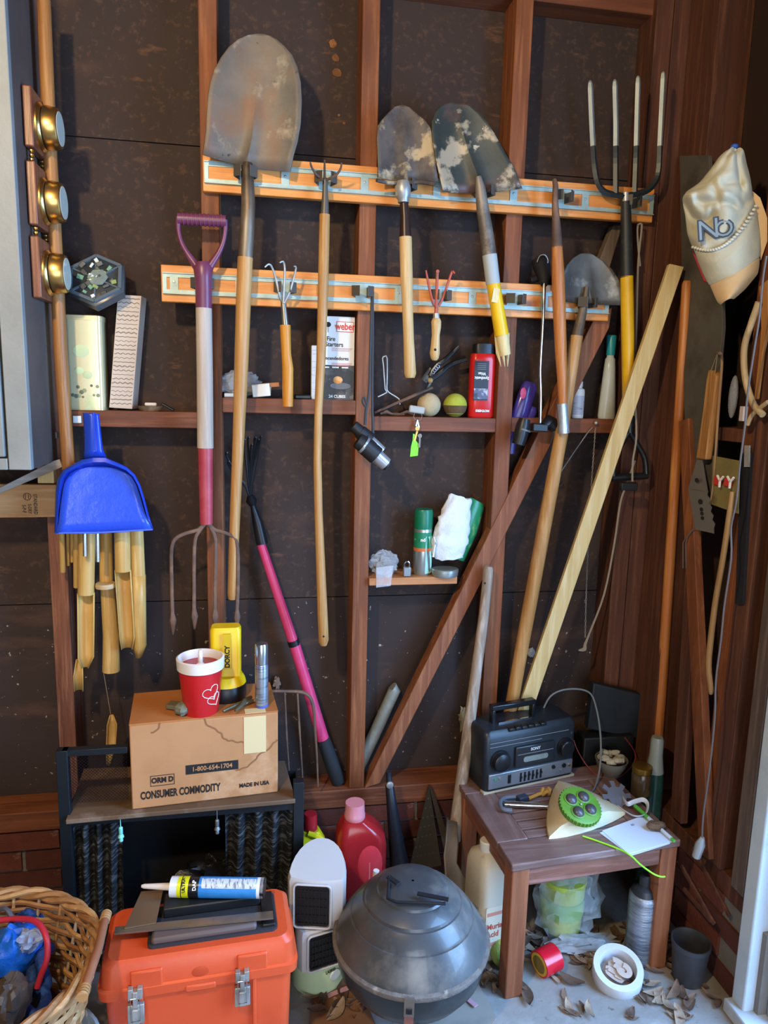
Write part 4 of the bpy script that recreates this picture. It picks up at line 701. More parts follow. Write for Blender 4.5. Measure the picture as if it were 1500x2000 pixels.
def netting(x0, x1, z0, z1, Y, par, step=.008, r=.0006):
    b = MB(); n = int((x1-x0)/step)
    for i in range(-int((z1-z0)/step), n):
        for sgn in (0, 1):
            a0 = max(0, -i*step); a1 = min(z1-z0, (n-i)*step)
            if a1 <= a0: continue
            za, zb = (z0+a0, z0+a1) if sgn else (z1-a0, z1-a1)
            b.tube([(x0+i*step+a0, Y, za), (x0+i*step+a1, Y, zb)], r, 3, False)
    o = b.build('wire_netting', FB, par, smooth=False); o['kind'] = 'stuff'; return o
netting(xl_+.012, -.316, .475, zt_-.016, YF, t)
zb_ = .452; q = [PZ(128,1602,zb_), PZ(577,1561,zb_), PZ(577,1561,zb_)+V((-.02,.2,0)), PZ(160,1508,zb_)+V((.0,.02,0))]
b = MB(); b.prism(q, (0,0,-.012)); b.build('top_board', M('brown_hardboard', '6b5340', .6, 0, [('57422f', 5, .4, .65), ('8a7868', 7, .55, .7)], .05, 40), t, bev=.002)
def curtain(x0, x1, z0, z1, Y, k, nm='mesh_curtain', a=.014):
    nu = 50; vs = []
    for j in range(16):
        z = z0+(z1-z0)*j/15
        for i in range(nu): u = i/(nu-1); vs.append(V((x0+(x1-x0)*u, Y+a*math.sin(u*k*6.28+.6*math.sin(j*.3)), z)))
    b = MB(); b.add(vs, [(j*nu+i, j*nu+i+1, (j+1)*nu+i+1, (j+1)*nu+i) for j in range(15) for i in range(nu-1)]); return b.build(nm, MESH, t, ang=80)
curtain(xl_+.014, P(237,1650,YF).x, .01, zb_-.012, YF+.01, 3.5); curtain(P(440,1650,YF).x, xr_-.01, .01, zb_-.012, YF+.015, 4)
b = MB(); b.bx(xl_, xr_, -.12, -.115, 0, zb_-.012); b.build('back_panel', M('interior_black','08080a',.9), t); b = MB(); b.bx(xl_-.004, xl_, YF, -.115, 0, zb_-.012); b.build('side_panel', M('interior_black','08080a',.9), t); b = MB(); b.bx(xr_, xr_+.004, YF, -.115, 0, zb_-.012); b.build('side_panel', M('interior_black','08080a',.9), t)  # near-black panels form the box interior behind the curtains
b = MB(); b.bx(xl_, xr_, YF-.006, YF+.02, zb_-.034, zb_-.013); b.build('curtain_rod_cover', FB, t)
for px, m in ((235, M('mint_pull','7fd6d0',.35)), (424, M('grey_pull','7d8284',.4,.5))):
    p = P(px, 1600, YF-.02); b = MB(); b.tube([V((p.x, YF-.02, zb_-.012)), V((p.x, YF-.02, zb_-.04))], .0012, 5); b.build('pull_chain', m, t)
    b = MB(); b.lathe([(.0045,0),(.005,.004),(.0035,.008),(.0075,.011),(.006,.016),(.004,.019),(.005,.022),(.005,.036),(.003,.038)], (p.x, YF-.02, zb_-.075), n=12); b.build('pull_knob', m, t)
b = MB(); crumple(b, P(430,1720,-.2), .1, .5, 12, 30, (1.3,.35,.55)); tag(b.build('black_bag', M('black_bin_bag','121418',.3,0,(), .5, 25)), 'crumpled black plastic bag inside the fire screen', 'plastic bag')
# carton
a0 = PZ(258,1582,zb_+.001); a1 = PZ(543,1547,zb_+.001); ex = (a1-a0).normalized(); Wc = (a1-a0).length; T = frame(a0, ex); Hc = P(252,1415,a0.y).z - a0.z; Dc = .185
CB = M('cardboard', 'b98558', .8, 0, [('a9764a', 4, .4, .65), ('cda27a', 6, .55, .7)], .05, 40); CBT = M('cardboard_top', 'b4713a', .75, 0, [('a3622c', 5, .4, .7)])
t = thing('cardboard_carton', T @ V((Wc/2, Dc/2, 0)), 'brown water-stained cardboard carton on the fire screen, CONSUMER COMMODITY printed on it', 'carton')
b = MB(T)
b.bx(0, Wc, 0, Dc, 0, Hc-.004); body = b.build('body', CB, t, bev=.003)
b = MB(T); b.bx(.0, Wc, 0, Dc*.5-.001, Hc-.004, Hc); b.build('flap', CBT, t); b = MB(T); b.bx(0, Wc, Dc*.5+.001, Dc, Hc-.004, Hc); b.build('flap', CBT, t)
STN = M('water_stain', '8a5c38', .85)
for pts in ([(.50,1.0),(.51,.93),(.55,.88),(.60,.80),(.63,.73),(.68,.70),(.72,.68),(.76,.66)], [(1,.66),(.96,.62),(.93,.55),(.87,.50),(.83,.42),(.78,.37),(.70,.33)], [(.2,1.0),(.18,.93),(.14,.9)]):
    k = [T @ V((Wc*x, -.0004, Hc*.985*z)) for x, z in pts]; k, r_ = smooth(k, [.0022]*len(k), 6)
    k = [p + T.to_3x3() @ V((noise.noise(p*90)*.004, 0, noise.noise(p*80+V((3,0,0)))*.004)) for p in k]; b = MB(); b.tube(k, r_, 4, flat=.12, up=T.to_3x3() @ V((0,1,0))); b.build('water_stain', STN, t)
def onc(x, z, y=-.0008): return T @ V((Wc*x, y, Hc*z))
def fT(x, z, y=-.0008, ang=0): m = face(onc(x, z, y), ex); return m @ Matrix.Rotation(ang, 4, 'Z')
text('CONSUMER COMMODITY', .028, fT(.325,.15), INK, t, 'print', off=.0009, sx=.58)
text('ORM D', .019, fT(.205,.315), INK, t, 'print', off=.0009, sx=.85); text('MADE IN USA', .0145, fT(.83,.135), INK, t, 'print', off=.0006, sx=.85)
b = MB(T); X0_, X1_, Z0_, Z1_ = Wc*.125, Wc*.285, Hc*.25, Hc*.375
for u in ((X0_,X1_,Z0_,Z0_+.0015),(X0_,X1_,Z1_-.0015,Z1_),(X0_,X0_+.0015,Z0_,Z1_),(X1_-.0015,X1_,Z0_,Z1_)): b.bx(u[0],u[1],-.0006,0,u[2],u[3])
b.build('print_frame', INK, t)
b = MB(T); b.bx(Wc*.36, Wc*.72, -.0006, 0, Hc*.345, Hc*.455); b.build('print_band', INK, t); text('1-800-654-1704', .017, fT(.54,.40,-.0012), CB, t, 'print', off=.0003, sx=.9)
b = MB(T); b.bx(Wc*.76, Wc*.915, -.0012, -.0002, Hc*.52, Hc*.96); b.bx(Wc*.77, Wc*.915, -.0012, .025, Hc*.999, Hc+.0008); b.build('masking_tape', M('tape_tan','d6bd8c',.6), t)
def top(u, v): return T @ V((Wc*u, Dc*v, Hc))
# on the carton: cup, torch, can, pliers, clay
p = top(.475, .22); t = thing('heart_cup', p, 'red cup with white rim and heart outlines standing on the carton', 'cup')
H = P(391, 1283, p.y).z-p.z; r0, r1 = 33*mpp(p), 43*mpp(p); rim_z = H*.80
b = MB(); b.lathe([(r0*.98,0),(r0,.003),(r1*.97,rim_z)], p, n=32); cupb = b.build('cup', M('cup_red','bf1f22',.3), t)
b = MB(); b.lathe([(r1*.97,rim_z),(r1*1.03,rim_z+.002),(r1*1.06,H),(r1*.98,H+.002),(r1*.93,H-.004),(r1*.88,rim_z+.005)], p, n=32, cap=False); b.build('rim', M('rim_white','e4dcd6',.35), t)
b = MB(); b.lathe([(r1*.9,rim_z+.008),(r1*.9,rim_z+.009)], p, n=32); b.build('drink', M('cup_inside','a3151c',.25), t)
def heart(s, cx, cz, ang):
    pts = []
    for k in range(25):
        a = k*2*math.pi/24; x = .0165*math.sin(a)**3*s; z = (.013*math.cos(a)-.005*math.cos(2*a)-.002*math.cos(3*a)-.001*math.cos(4*a))*s
        x, z = x*math.cos(.4)-z*math.sin(.4), x*math.sin(.4)+z*math.cos(.4); zz_ = cz+z; rr = r0+(r1*.97-r0)*zz_/rim_z+.0006; th = ang+(cx+x)/rr
        pts.append(p+V((rr*math.sin(th), -rr*math.cos(th), zz_)))
    b = MB(); b.tube(pts, .0009, 4); b.build('heart_outline', INKW, cupb)
heart(1.35, -.004, rim_z*.56, .70); heart(1.15, .0, rim_z*.38, .82)
b = MB(); b.lathe([(.011,rim_z-.004),(.011,H*.86),(.006,H*.9),(.0055,H*1.08),(.004,H*1.13)], p+V((.0,0,0)), n=16); b.build('nozzle', WHITE, t)
p = top(.66, .62); t = thing('torch', p, 'yellow handheld torch with black base standing behind the red cup', 'torch')
H = P(430, 1222, p.y).z-p.z; YL = M('torch_yellow','e2bd12',.35); w2 = 29*mpp(p)
T2 = Matrix.Translation(p)
b = MB(); b.loft([ring(T2, rect(0,0,2*w2*a,.05*c2,.012,4), H*h) for h, a, c2 in ((.24,1.15,1.1),(.34,.98,.95),(.96,1,.95),(1,.9,.85))]); b.build('body', YL, t)
b = MB(); b.lathe([(w2*1.28,0),(w2*1.32,.01),(w2*1.3,H*.2),(w2*1.22,H*.22)], p, n=24); b.build('lens_ring', BLACK, t)
b = MB(); b.lathe([(w2*1.3,H*.21),(w2*1.25,H*.26),(w2*1.05,H*.33)], p, n=24); b.build('collar', YL, t)
b = MB(); b.bx(p.x-.006, p.x+.014, p.y-.031, p.y-.024, p.z+H*.45, p.z+H*.93); swp = b.build('switch_panel', M('torch_yellow2','cfa90a',.4), t)
text('DORCY', .017, face(p+V((.005,-.0315,H*.62)), (0,0,1), (-1,0,0)), INK, swp, 'lettering', off=.0006)
p = top(.895, .18); t = thing('silver_can', p, 'slim silver spray can standing at the right end of the carton', 'spray can')
H = P(500, 1257, p.y).z-p.z; r = 12.5*mpp(p); b = MB(); b.lathe([(r*.97,0),(r,.003),(r,H*.66),(r*.95,H*.68)], p, n=24); b.build('body', M('can_label','aab4bd',.25,.7,[('7f8c98',50,.5,.6,(.4,.4,3))]), t)
b = MB(); b.lathe([(r*.98,H*.68),(r,H*.7),(r,H*.97),(r*.9,H)], p, n=24); b.build('cap', M('can_cap','b5bcc4',.22,.9), t)
b = MB(); b.lathe([(r*1.015,.002),(r*1.015,.008)], p, n=24, cap=False); b.lathe([(r*1.015,H*.655),(r*1.015,H*.665)], p, n=24, cap=False); b.build('blue_line', M('can_blue','4a5aa8',.4), t)
t = thing('pliers', top(.72, .2), 'old pliers with bent steel jaws lying beside the silver can', 'pliers')
for k, pts in enumerate((((.62,.05),(.70,.18),(.78,.26),(.84,.30)), ((.70,-.02),(.745,.12),(.78,.26),(.83,.38)))):
    b = MB(); q = [top(*u)+V((0,0,.008+.004*k)) for u in pts]; b.tube(*smooth(q, [.003,.005,.008,.004], 5), 8); b.build('jaw', M('olive_steel','77735c',.4,.7), t)
t = thing('putty_lump', top(.36, .2), 'grey-green lumps of putty left of the red cup', 'putty')
b = MB(); crumple(b, top(.35,.16)+V((0,0,.016)), .02, .25, 5, 18, (1,1.2,.8)); b.build('lump', M('putty','6f7160',.8), t); b = MB(); b.box(top(.31,.35)+V((0,0,.008)), (.05,.03,.012), Matrix.Rotation(-.4,3,'Z')); b.build('putty_slab', M('putty2','66614f',.85), t, bev=.003)
# upside-down rake head right of the carton
t = thing('tine_rake', P(590, 1535, -.03), 'rusty rake with thin tines pointing down right of the carton', 'rake')
b = MB(); b.tp([(520,1350,6),(560,1350,6),(590,1352,7),(605,1362,7),(612,1382,6),(615,1420,5),(619,1480,4),(621,1537,3)], -.03, 8, sm=4); b.build('frame_tine', RUST, t)
for pts in ([(556,1352,4),(560,1440,4),(566,1528,3)], [(581,1354,4),(586,1440,4),(591,1520,3)]): b = MB(); b.tp(pts, -.03, 7); b.build('tine', RUST, t)
# ================================================================ floor, left to middle
# orange toolbox
o0 = V((-.318, -.636, 0)); exb = (V((.075,-.612,0))-o0).normalized(); T = frame(o0, exb); Wb = .392; Db = .175; ZB = .335
OR = M('orange_plastic', 'd2512a', .4, 0, [('c64722', 6, .45, .7), ('a8401f', 30, .7, .76)], .04, 60)
t = thing('toolbox', T @ V((Wb/2, Db/2, 0)), 'bright orange plastic toolbox with steel latches in the foreground', 'toolbox')
b = MB(T); b.loft([[V((x, y, z)) for x, y in rect(Wb/2, Db/2, Wb*s, Db*s, .02, 4)] for z, s in ((0,.9),(.02,.93),(ZB-.075,.965))]); b.build('tub', OR, t)
for u in (.2, .78):
    b = MB(T); b.bx(Wb*u-.004, Wb*u+.004, -.002, .01, .02, ZB-.08); b.build('tub_rib', OR, t, bev=.002)
b = MB(T); b.loft([[V((x, y, z)) for x, y in rect(Wb/2, Db/2, Wb*s, Db*s2, .022, 4)] for z, s, s2 in ((ZB-.078,1.03,1.05),(ZB-.058,1.035,1.06),(ZB-.055,1.0,1.01),(ZB-.012,.985,.97),(ZB,.93,.86))]); b.build('lid', OR, t)
for u in (.23, .77):
    b = MB(T); b.bx(Wb*u-.032, Wb*u+.032, -.004, .02, ZB-.078, ZB-.02); b.build('latch_boss', OR, t, bev=.004)
b = MB(T); b.bx(Wb*.42, Wb*.58, -.007, .006, ZB-.084, ZB-.068); b.build('finger_lip', OR, t, bev=.004)
b = MB(T); b.lathe([(.017,0),(.013,.001)], (Wb*.5, -.0005, ZB-.045), (0,-1,0), 18, 1, .7); b.build('thumb_dimple', M('orange_shade','bf4522',.4), t)
ex3 = T.to_3x3()
for u in (.175, .715):
    b = MB(T); x = Wb*u; b.bx(x-.014, x-.004, -.016, -.004, ZB-.072, ZB-.048); b.bx(x+.004, x+.014, -.016, -.004, ZB-.072, ZB-.048); b.bx(x-.0045, x+.0045, -.0175, -.004, ZB-.086, ZB-.054); la = b.build('latch_keeper', STEEL, t, bev=.001)
    b = MB(T); b.bx(x-.016, x+.016, -.012, -.002, ZB-.132, ZB-.088); b.bx(x-.007, x+.007, -.018, -.012, ZB-.127, ZB-.094); lp = b.build('latch_plate', STEEL, t, bev=.0015)
    b = MB(T); b.tube([V((x-.009,-.0185,ZB-.066)), V((x-.009,-.019,ZB-.118)), V((x+.009,-.019,ZB-.118)), V((x+.009,-.0185,ZB-.066)), V((x-.009,-.0185,ZB-.066))], .0009, 5); b.build('latch_bail', CHROME, lp)
b = MB(T); b.loft([[V((x, y, z)) for x, y in rect(Wb*.57, Db*.5, .268*s, .118*s, .012, 4)] for z, s in ((ZB-.004,1),(ZB+.006,1),(ZB+.007,.96))]); b.build('handle_well', M('dark_grey_plastic','2f3238',.45), t)
b = MB(T); b.bx(Wb*.25, Wb*.80, Db*.17, Db*.36, ZB+.006, ZB+.022); b.build('handle', M('taupe_grip','5b4d4a',.5), t, bev=.006)
b = MB(T); b.bx(Wb*.83, Wb*.90, Db*.2, Db*.8, ZB+.006, ZB+.014); b.build('handle_hinge', BLACK, t, bev=.002)
def tb(u, v, z=0): return T @ V((Wb*u, Db*v, ZB+z))
b = MB(T); b.bx(Wb*.30, Wb*.83, Db*.60, Db*.90, ZB+.007, ZB+.030); tag(b.build('blade_case', M('black_case','1d1e20',.4), bev=.003), 'flat black case under the caulk tube on the toolbox', 'case')
t2 = thing('carpenter_square', tb(.5,.4,.024), 'steel carpenter square lying across the toolbox lid', 'carpenter square')
b = MB(); q = [tb(.06,.32,.024), tb(.89,.20,.024), tb(.89,.32,.024), tb(.06,.43,.024)]; b.prism(q, (0,0,.004)); b.build('blade', M('square_steel','8d867c',.35,.85,[('b09a7c',4,.5,.6)]), t2)
b = MB(); q = [tb(.11,.36,.0285), tb(.27,.38,.0285), tb(.29,.96,.0285), tb(.17,.98,.0285)]; b.prism(q, (0,0,.003)); b.build('tongue', M('tongue_steel','8f7d68',.4,.8), t2)
t2 = thing('caulk_tube', tb(.55,.8,.03), 'white and blue caulk tube lying on the toolbox with its nozzle to the left', 'caulk tube')
ca = tb(.34,.84,.0515); cb_ = tb(.85,.58,.0515); dx = (cb_-ca).normalized(); L = (cb_-ca).length; r = .0215
def ct(a, c2, rr, m, nm): b = MB(); b.tube([ca+dx*L*a, ca+dx*L*c2], rr, 24); b.build(nm, m, t2)
ct(0, 1, r, M('tube_white','d9d9dc',.3), 'tube'); ct(.08, .2, r*1.01, M('tube_yellow','d8d414',.35), 'yellow_band'); ct(.12,.13,r*1.013,INK,'band_text'); ct(.2,.31,r*1.01,M('tube_black','15161a',.3),'black_band'); ct(.31,.93,r*1.01,M('tube_blue','2a7cc0',.3,0,[('3a8cd0',12,.5,.7)]),'blue_label'); ct(.965,1.01,r*1.0,BLACK,'end_cap')
b = MB(); dn = V((0,0,1)); b.loft([[ca+dx*L*s + V((0, -math.sin(a)*r*1.02, math.cos(a)*r*1.02)) for a in [k*.13 for k in range(0,9)]] for s in (.33,.92)], closed=False); b.build('text_panel', M('small_print_panel','c4ccd8',.4,0,[('6d7684',70,.5,.6,(3,1,1))]), t2)
text('ULTRA', .010, face(ca+dx*L*.14+V((0,-r*.75,r*.72)), (0,.7,.7), -dx), INK, t2, off=.0003); text('DAP', .011, face(ca+dx*L*.255+V((0,-r*.75,r*.72)), (0,.7,.7), -dx), INKW, t2, off=.0003)
b = MB(); b.tube([ca, ca-dx*.014, ca-dx*.06, ca-dx*.066], [.008,.0075,.005,.003], 14); b.build('nozzle', M('nozzle_white','ddd3cb',.4), t2)
# bucket and wicker basket
t = thing('bucket', (-.455, -.715, 0), 'pale grey bucket under the wicker basket', 'bucket'); b = MB(); b.lathe([(.125,0),(.15,.205),(.154,.205),(.154,.215),(.148,.215),(.123,.01)], (-.455,-.715,0), n=32); b.build('body', M('bucket_grey','b5bcc2',.35), t)
BC = V((-.545, -.685, .22)); RX, RY, BH = .232, .20, .185
t = thing('wicker_basket', BC, 'round wicker basket of cords and cables in the bottom left corner', 'basket')
WK = [wood('wicker_a','a3764a','8a5f38','b98d5e',0,.55), wood('wicker_b','b88c5c','a07748','caa274',0,.55), wood('wicker_c','94673c','7d522c','a87a4c',0,.55)]
def bp(a, z, k=1.): s = .80+.20*(z/BH); return BC + V((RX*s*k*math.cos(a), RY*s*k*math.sin(a), z))
NS = 26
for i in range(NS):
    a = 2*math.pi*i/NS; b = MB(); b.tube([bp(a, z) for z in (0, BH*.3, BH*.6, BH)], .0035, 6); b.build('stake', M('stake_pale','b8a48c',.6) if i % 2 else WK[1], t)
for lv in range(13):
    z = .008+lv*(BH-.012)/13; b = MB(); ph = lv % 2
    b.tube([bp(2*math.pi*k/104, z+.002*math.sin(k*.7+lv), 1+.022*math.cos(k*math.pi*NS/104+ph*math.pi)) for k in range(105)], .0062, 6, flat=.75); b.build('weaver', WK[lv % 3], t)
for s in range(3):
    b = MB(); b.tube([bp(2*math.pi*k/120, BH+.004+.007*math.sin(k*.5+s*2.1), 1.0+.03*math.cos(k*.5+s*2.1)) for k in range(121)], .0065, 6); b.build('rim_strand', WK[s], t)
b = MB(); b.lathe([(RX*.8,0),(RX*.79,.003)], BC, n=30, sy=RY/RX); b.build('base', WK[2], t)
ha, hb_ = PZ(206,1792,BC.z+BH+.012), PZ(163,1938,BC.z+BH+.01); b = MB(); b.tube([ha, ha*.5+hb_*.5+V((.006,0,.008)), hb_], .0085, 12); b.build('handle_bar', M('leather_handle','8d5a40',.5,0,[('a06a4c',8,.5,.7)]), t)
for q in (ha, hb_):
    for k in range(4): b = MB(); d = (hb_-ha).normalized(); b.tube([q+d*(.006*k-.009)-d*.002, q+d*(.006*k-.009)+d*.002], .0105, 12); b.build('handle_wrap', WK[1], t)
def bi(x, y, z): return PZ(x, y, BC.z+z)
b = MB(); q = [bi(*u) for u in ((-20,1800,.16),(30,1795,.17),(70,1800,.18),(90,1830,.17),(92,1870,.14),(80,1905,.11),(72,1930,.09))]; b.tube(*smooth(q, [.006]*7, 6), 10); tag(b.build('red_cable', M('red_cable','b82a3c',.45)), 'red cable arching over the basket contents', 'cable')
NB = M('blue_rope','12357a',.6,0,[('1f4f9c',60,.5,.6)],.6,80)
for k, pts in enumerate((((28,1790,.13),(50,1780,.15),(72,1790,.14),(80,1820,.1)), ((60,1880,.1),(68,1930,.07),(90,1925,.08),(80,1870,.12),(100,1850,.12)), ((40,1960,.09),(70,1985,.08),(90,1950,.07),(70,1920,.09)))):
    b = MB(); q = [bi(*u) for u in pts]; b.tube(*smooth(q, [.011]*len(q), 6), 10); tag(b.build('blue_rope', NB), ('navy rope loop at the back of the basket', 'navy rope twisted in the middle of the basket', 'navy rope coil at the front of the basket')[k], 'rope', 'ropes in the basket')
b = MB(); crumple(b, bi(28,1855,.12), .052, .25, 21, 24, (1.0,.9,.9)); tag(b.build('blue_bundle', M('bright_blue_bundle','1460c8',.3,0,[('2a7ae0',10,.5,.65)],.4,50)), 'bright blue bundle in clear wrap inside the basket', 'bundle')
b = MB(); crumple(b, bi(58,1835,.15), .024, .5, 31, 18, (1,1,.8)); tag(b.build('plastic_wrap', M('cloudy_wrap','a9b8d4',.25,0,(),.5,40,alpha=.7)), 'cloudy plastic wrap beside the blue bundle in the basket', 'plastic')
b = MB(); crumple(b, bi(20,1960,.12), .045, .35, 41, 20, (.7,1.2,.9)); tag(b.build('amber_bag', M('amber_wrap','4f4640',.2,0,[('8a6a4a',12,.55,.65)],.4,40)), 'dark glossy wrapped packet at the front of the basket', 'packet')
b = MB(); b.lathe([(RX*.74,.03),(RX*.5,.05),(.05,.055)], BC, n=24, sy=RY/RX); tag(b.build('dark_scraps', M('dark_scraps','2b2420',.8,0,[('7a4a22',30,.58,.66),('14182a',18,.5,.6)],.9,40)), 'dark scraps filling the bottom of the basket', 'scraps')
b = MB(); b.tube(*smooth([bi(*u) for u in ((-10,1780,.17),(10,1775,.18),(22,1790,.17),(26,1810,.15))], [.005]*4, 6), 8); tag(b.build('grey_cable', M('grey_cable','4a4c58',.5)), 'dark grey cable end at the back left of the basket', 'cable')
# white two-tier heater
hp = V((.147, -.350, 0)); t = thing('fan_heater', hp, 'white two-tier swivel fan heater with black grilles on pale green base', 'heater')
HW = M('heater_white','bcbbbc',.4,0,[('c6c0b6',5,.45,.7)]); r = .066
b = MB(); b.lathe([(.068,0),(.070,.004),(.066,.075),(.064,.08)], hp, n=30); b.build('base', M('heater_green','b4c8a0',.4), t)
def dshape(c, ang, z, tilt=0., s=1.):
    out_ = []; fx = V((math.cos(ang), math.sin(ang), 0)); fy = V((-math.sin(ang), math.cos(ang), 0)); s *= 1.08   # front faces -fy
    pts = rect(0, -.055, .124, .012, .005, 2)
    outl = [(-.060,-.058),(-.03,-.063),(0,-.065),(.03,-.063),(.060,-.058)] + [(.066*math.cos(a), -.045+.10*math.sin(a)) for a in [k*math.pi/14 for k in range(15)]]
    for x, y in outl: out_.append(c + fx*x*s + fy*y*s + V((0,0,z + tilt*(y+.065))))
    return out_
def unit(ang, z0, z1, tilt, nm):
    b = MB(); b.loft([dshape(hp, ang, z0, 0, .97), dshape(hp, ang, z0+.004), dshape(hp, ang, z1-.01, tilt), dshape(hp, ang, z1, tilt, .95)]); u = b.build(nm, HW, t, ang=45)
    fx = V((math.cos(ang), math.sin(ang), 0)); fy = V((-math.sin(ang), math.cos(ang), 0)); h = z1-z0; cz = (z0+z1)/2-.002
    c = hp - fy*.0697; T3 = face(c + V((0,0,cz)), fx)
    b = MB(T3); b.prism([V((x, y, 0)) for x, y in rect(-.008, 0, .082, h*.82, .008, 4)], (0,0,.002)); b.build('grille_recess', M('grille_black','15161a',.5), u)
    for k in range(9): b = MB(T3); x = -.044+k*.009; b.bx(x-.0012, x+.0012, -h*.38, h*.38, .002, .005); b.build('grille_bar', BLACK, u)
    for k in range(5): b = MB(T3); y = -h*.34+k*h*.17; b.bx(-.046, .030, y-.001, y+.001, .002, .006); b.build('grille_cross_bar', BLACK, u)
    b = MB(T3); o_ = rect(-.008, 0, .09, h*.9, .01, 4); b.tube([V((x, y, .002)) for x, y in o_+[o_[0]]], .003, 6); b.build('grille_frame', HW, u)
unit(.25, .08, .188, .0, 'lower_unit'); unit(-.22, .190, .318, .26, 'upper_unit')
T3 = face(hp+V((.035,-.0575,.05)), (.85,.52,0)); b = MB(T3); b.lathe([(.014,0),(.012,.004)], (0,0,0), (0,0,1), 16, 1.2, 1); b.build('control_knob', M('knob_pale','c4d2d4',.3), t); text('LASKO', .009, face(hp+V((.024,-.065,.066)), (.9,.43,0)), INK, t, off=.0003)
# red jug, yellow bottle
def jug(nm, label, p, w_, d_, H, m, capm, cap_r, prof, label_mat=None):
    t = thing(nm, p, label, 'jug'); T = Matrix.Translation(p)
    b = MB(); b.loft([ring(T, rect(ox*w_,0,w_*a,d_*c2,min(w_*a,d_*c2)*.3,5), H*h) for h, a, c2, ox in prof]); b.build('body', m, t)
    h = prof[-1][0]*H; ox = prof[-1][3]*w_; b = MB(); b.lathe([(cap_r*.95,h-.004),(cap_r*1.05,h+.002),(cap_r*1.05,h+.012),(cap_r,h+.014),(cap_r*.95,H),(cap_r*.75,H)], p+V((ox,0,0)), n=20); b.build('cap', capm, t); return t
pj = V((.28,-.15,0)); rj = jug('detergent_jug', 'tall translucent red detergent jug with pink cap behind the heater', pj, .14, .10, .352, M('translucent_red','b3262c',.2,0,[('c83a38',4,.45,.65),('7d1418',5,.52,.7)],trans=.25), M('pink_cap','d98a92',.3,0,alpha=.9), .028, [(0,.9,.9,0),(.03,1,1,0),(.66,1,1,0),(.75,.95,.96,-.02),(.82,.72,.85,-.08),(.87,.46,.62,-.13)])
b = MB(); b.lathe([(.001,.004),(.03,.003),(.035,0)], pj+V((.02,-.05,.19)), (0,-1,0), 20, 1, 1.7); b.build('grip_panel', M('red_panel','d8404a',.15), rj)
b = MB(); b.tube([pj+V((.018,-.052,.04)), pj+V((.018,-.052,.2))], .003, 6); b.build('mould_line', M('red_light','e87078',.25), rj)
pj = V((.138,-.16,0)); yj = jug('oil_bottle', 'yellow bottle with red cap between the fire screen and the red jug', pj, .10, .065, .335, M('yellow_bottle','d3c41c',.3), M('cap_red','a81c24',.35), .018, [(0,.9,.9,0),(.03,1,1,0),(.6,1,1,0),(.76,.8,.9,0),(.86,.45,.6,0)])
b = MB(); b.tube(*smooth([pj+V((-.008,-.02,.288)), pj+V((.024,-.027,.275)), pj+V((.042,-.022,.245)), pj+V((.042,-.015,.20))], [.008,.008,.008,.007], 5), 8); b.build('grip', M('yellow_bottle','d3c41c',.3), yj)
# black nozzle, marker, perforated sheet
b = MB(); b.tube([P(759,1507,-.09), P(760,1530,-.09), P(761,1534,-.09), P(766,1580,-.1), P(776,1660,-.12), P(788,1745,-.15), PZ(795,1800,0)], [.008,.009,.0125,.016,.024,.034,.036], 18); t = b.build('blower_nozzle', M('nozzle_black','1c2028',.4)); tag(t, 'tapered black blower nozzle standing upright behind the kettle grill', 'nozzle')
b = MB(); b.lathe([(.0105,0),(.0105,.006),(.0095,.0065)], P(761,1532,-.1027), (0,-1,0), 10); b.build('button', STEEL, t)
b = MB(); b.tp([(735,1700,12,-.3),(728,1770,13,-.3)], -.3, 12); tag(b.build('white_marker', WHITE), 'white capped marker standing behind the grill lid', 'marker')
t = thing('perforated_sheet', P(830,1700,-.1), 'folded black perforated metal sheet leaning on the brick behind the grill', 'metal sheet')
b = MB(); A, B_, C_ = P(838,1533,-.012), P(797,1705,-.12), P(862,1690,-.15); b.prism([A, B_, C_], (0,.002,0)); b.build('dark_wing', M('black_sheet','1b1a1c',.5,.4,[('33302e',9,.5,.7)]), t)
for i in range(7):
    for j in range(i+1):
        f = (i+1.5)/9; q = A*(1-f)+(B_*(1-(j+.5)/(i+1))+C_*((j+.5)/(i+1)))*f; b = MB(); b.lathe([(.0032,0),(.0032,.0008)], q+V((0,-.0005,0)), (0,-1,0), 8); b.build('hole', M('hole_grey','4a4640',.8), t)
b = MB(); b.prism([P(838,1533,-.014), P(846,1540,-.014), P(880,1650,-.13), P(868,1662,-.15)], (0,.003,0)); b.build('edge_strip', M('grey_strip','6d6a66',.4,.5), t)
# kettle grill
gc = V((.353, -.492, 0)); GL = M('dusty_enamel','3f4144',.36,0,[('5b5a58',4,.40,.60),('6f6a64',8,.54,.74)],.03,50,coat=.15); GD = M('rim_dust','6f6862',.7,0,[('574f49',16,.45,.65),('9a8f82',22,.6,.7)],.4,60); zr = .205; R_ = .183
t = thing('kettle_grill', gc, 'small dusty black kettle grill with stepped domed lid on the floor', 'grill')
b = MB(); b.lathe([(R_,zr),(R_*.985,zr-.02),(R_*.93,zr-.06),(R_*.78,zr-.10),(R_*.5,zr-.13),(R_*.2,zr-.14),(.003,zr-.141)], gc, n=48, cap=False); b.build('bowl', M('bowl_enamel','25292c',.3,0,[('3d4244',6,.5,.7)]), t)
b = MB(); b.lathe([(R_*1.0,zr-.006),(R_*1.02,zr+.0),(R_*1.02,zr+.008),(R_*.97,zr+.012)], gc, n=48); b.build('rim', GD, t)
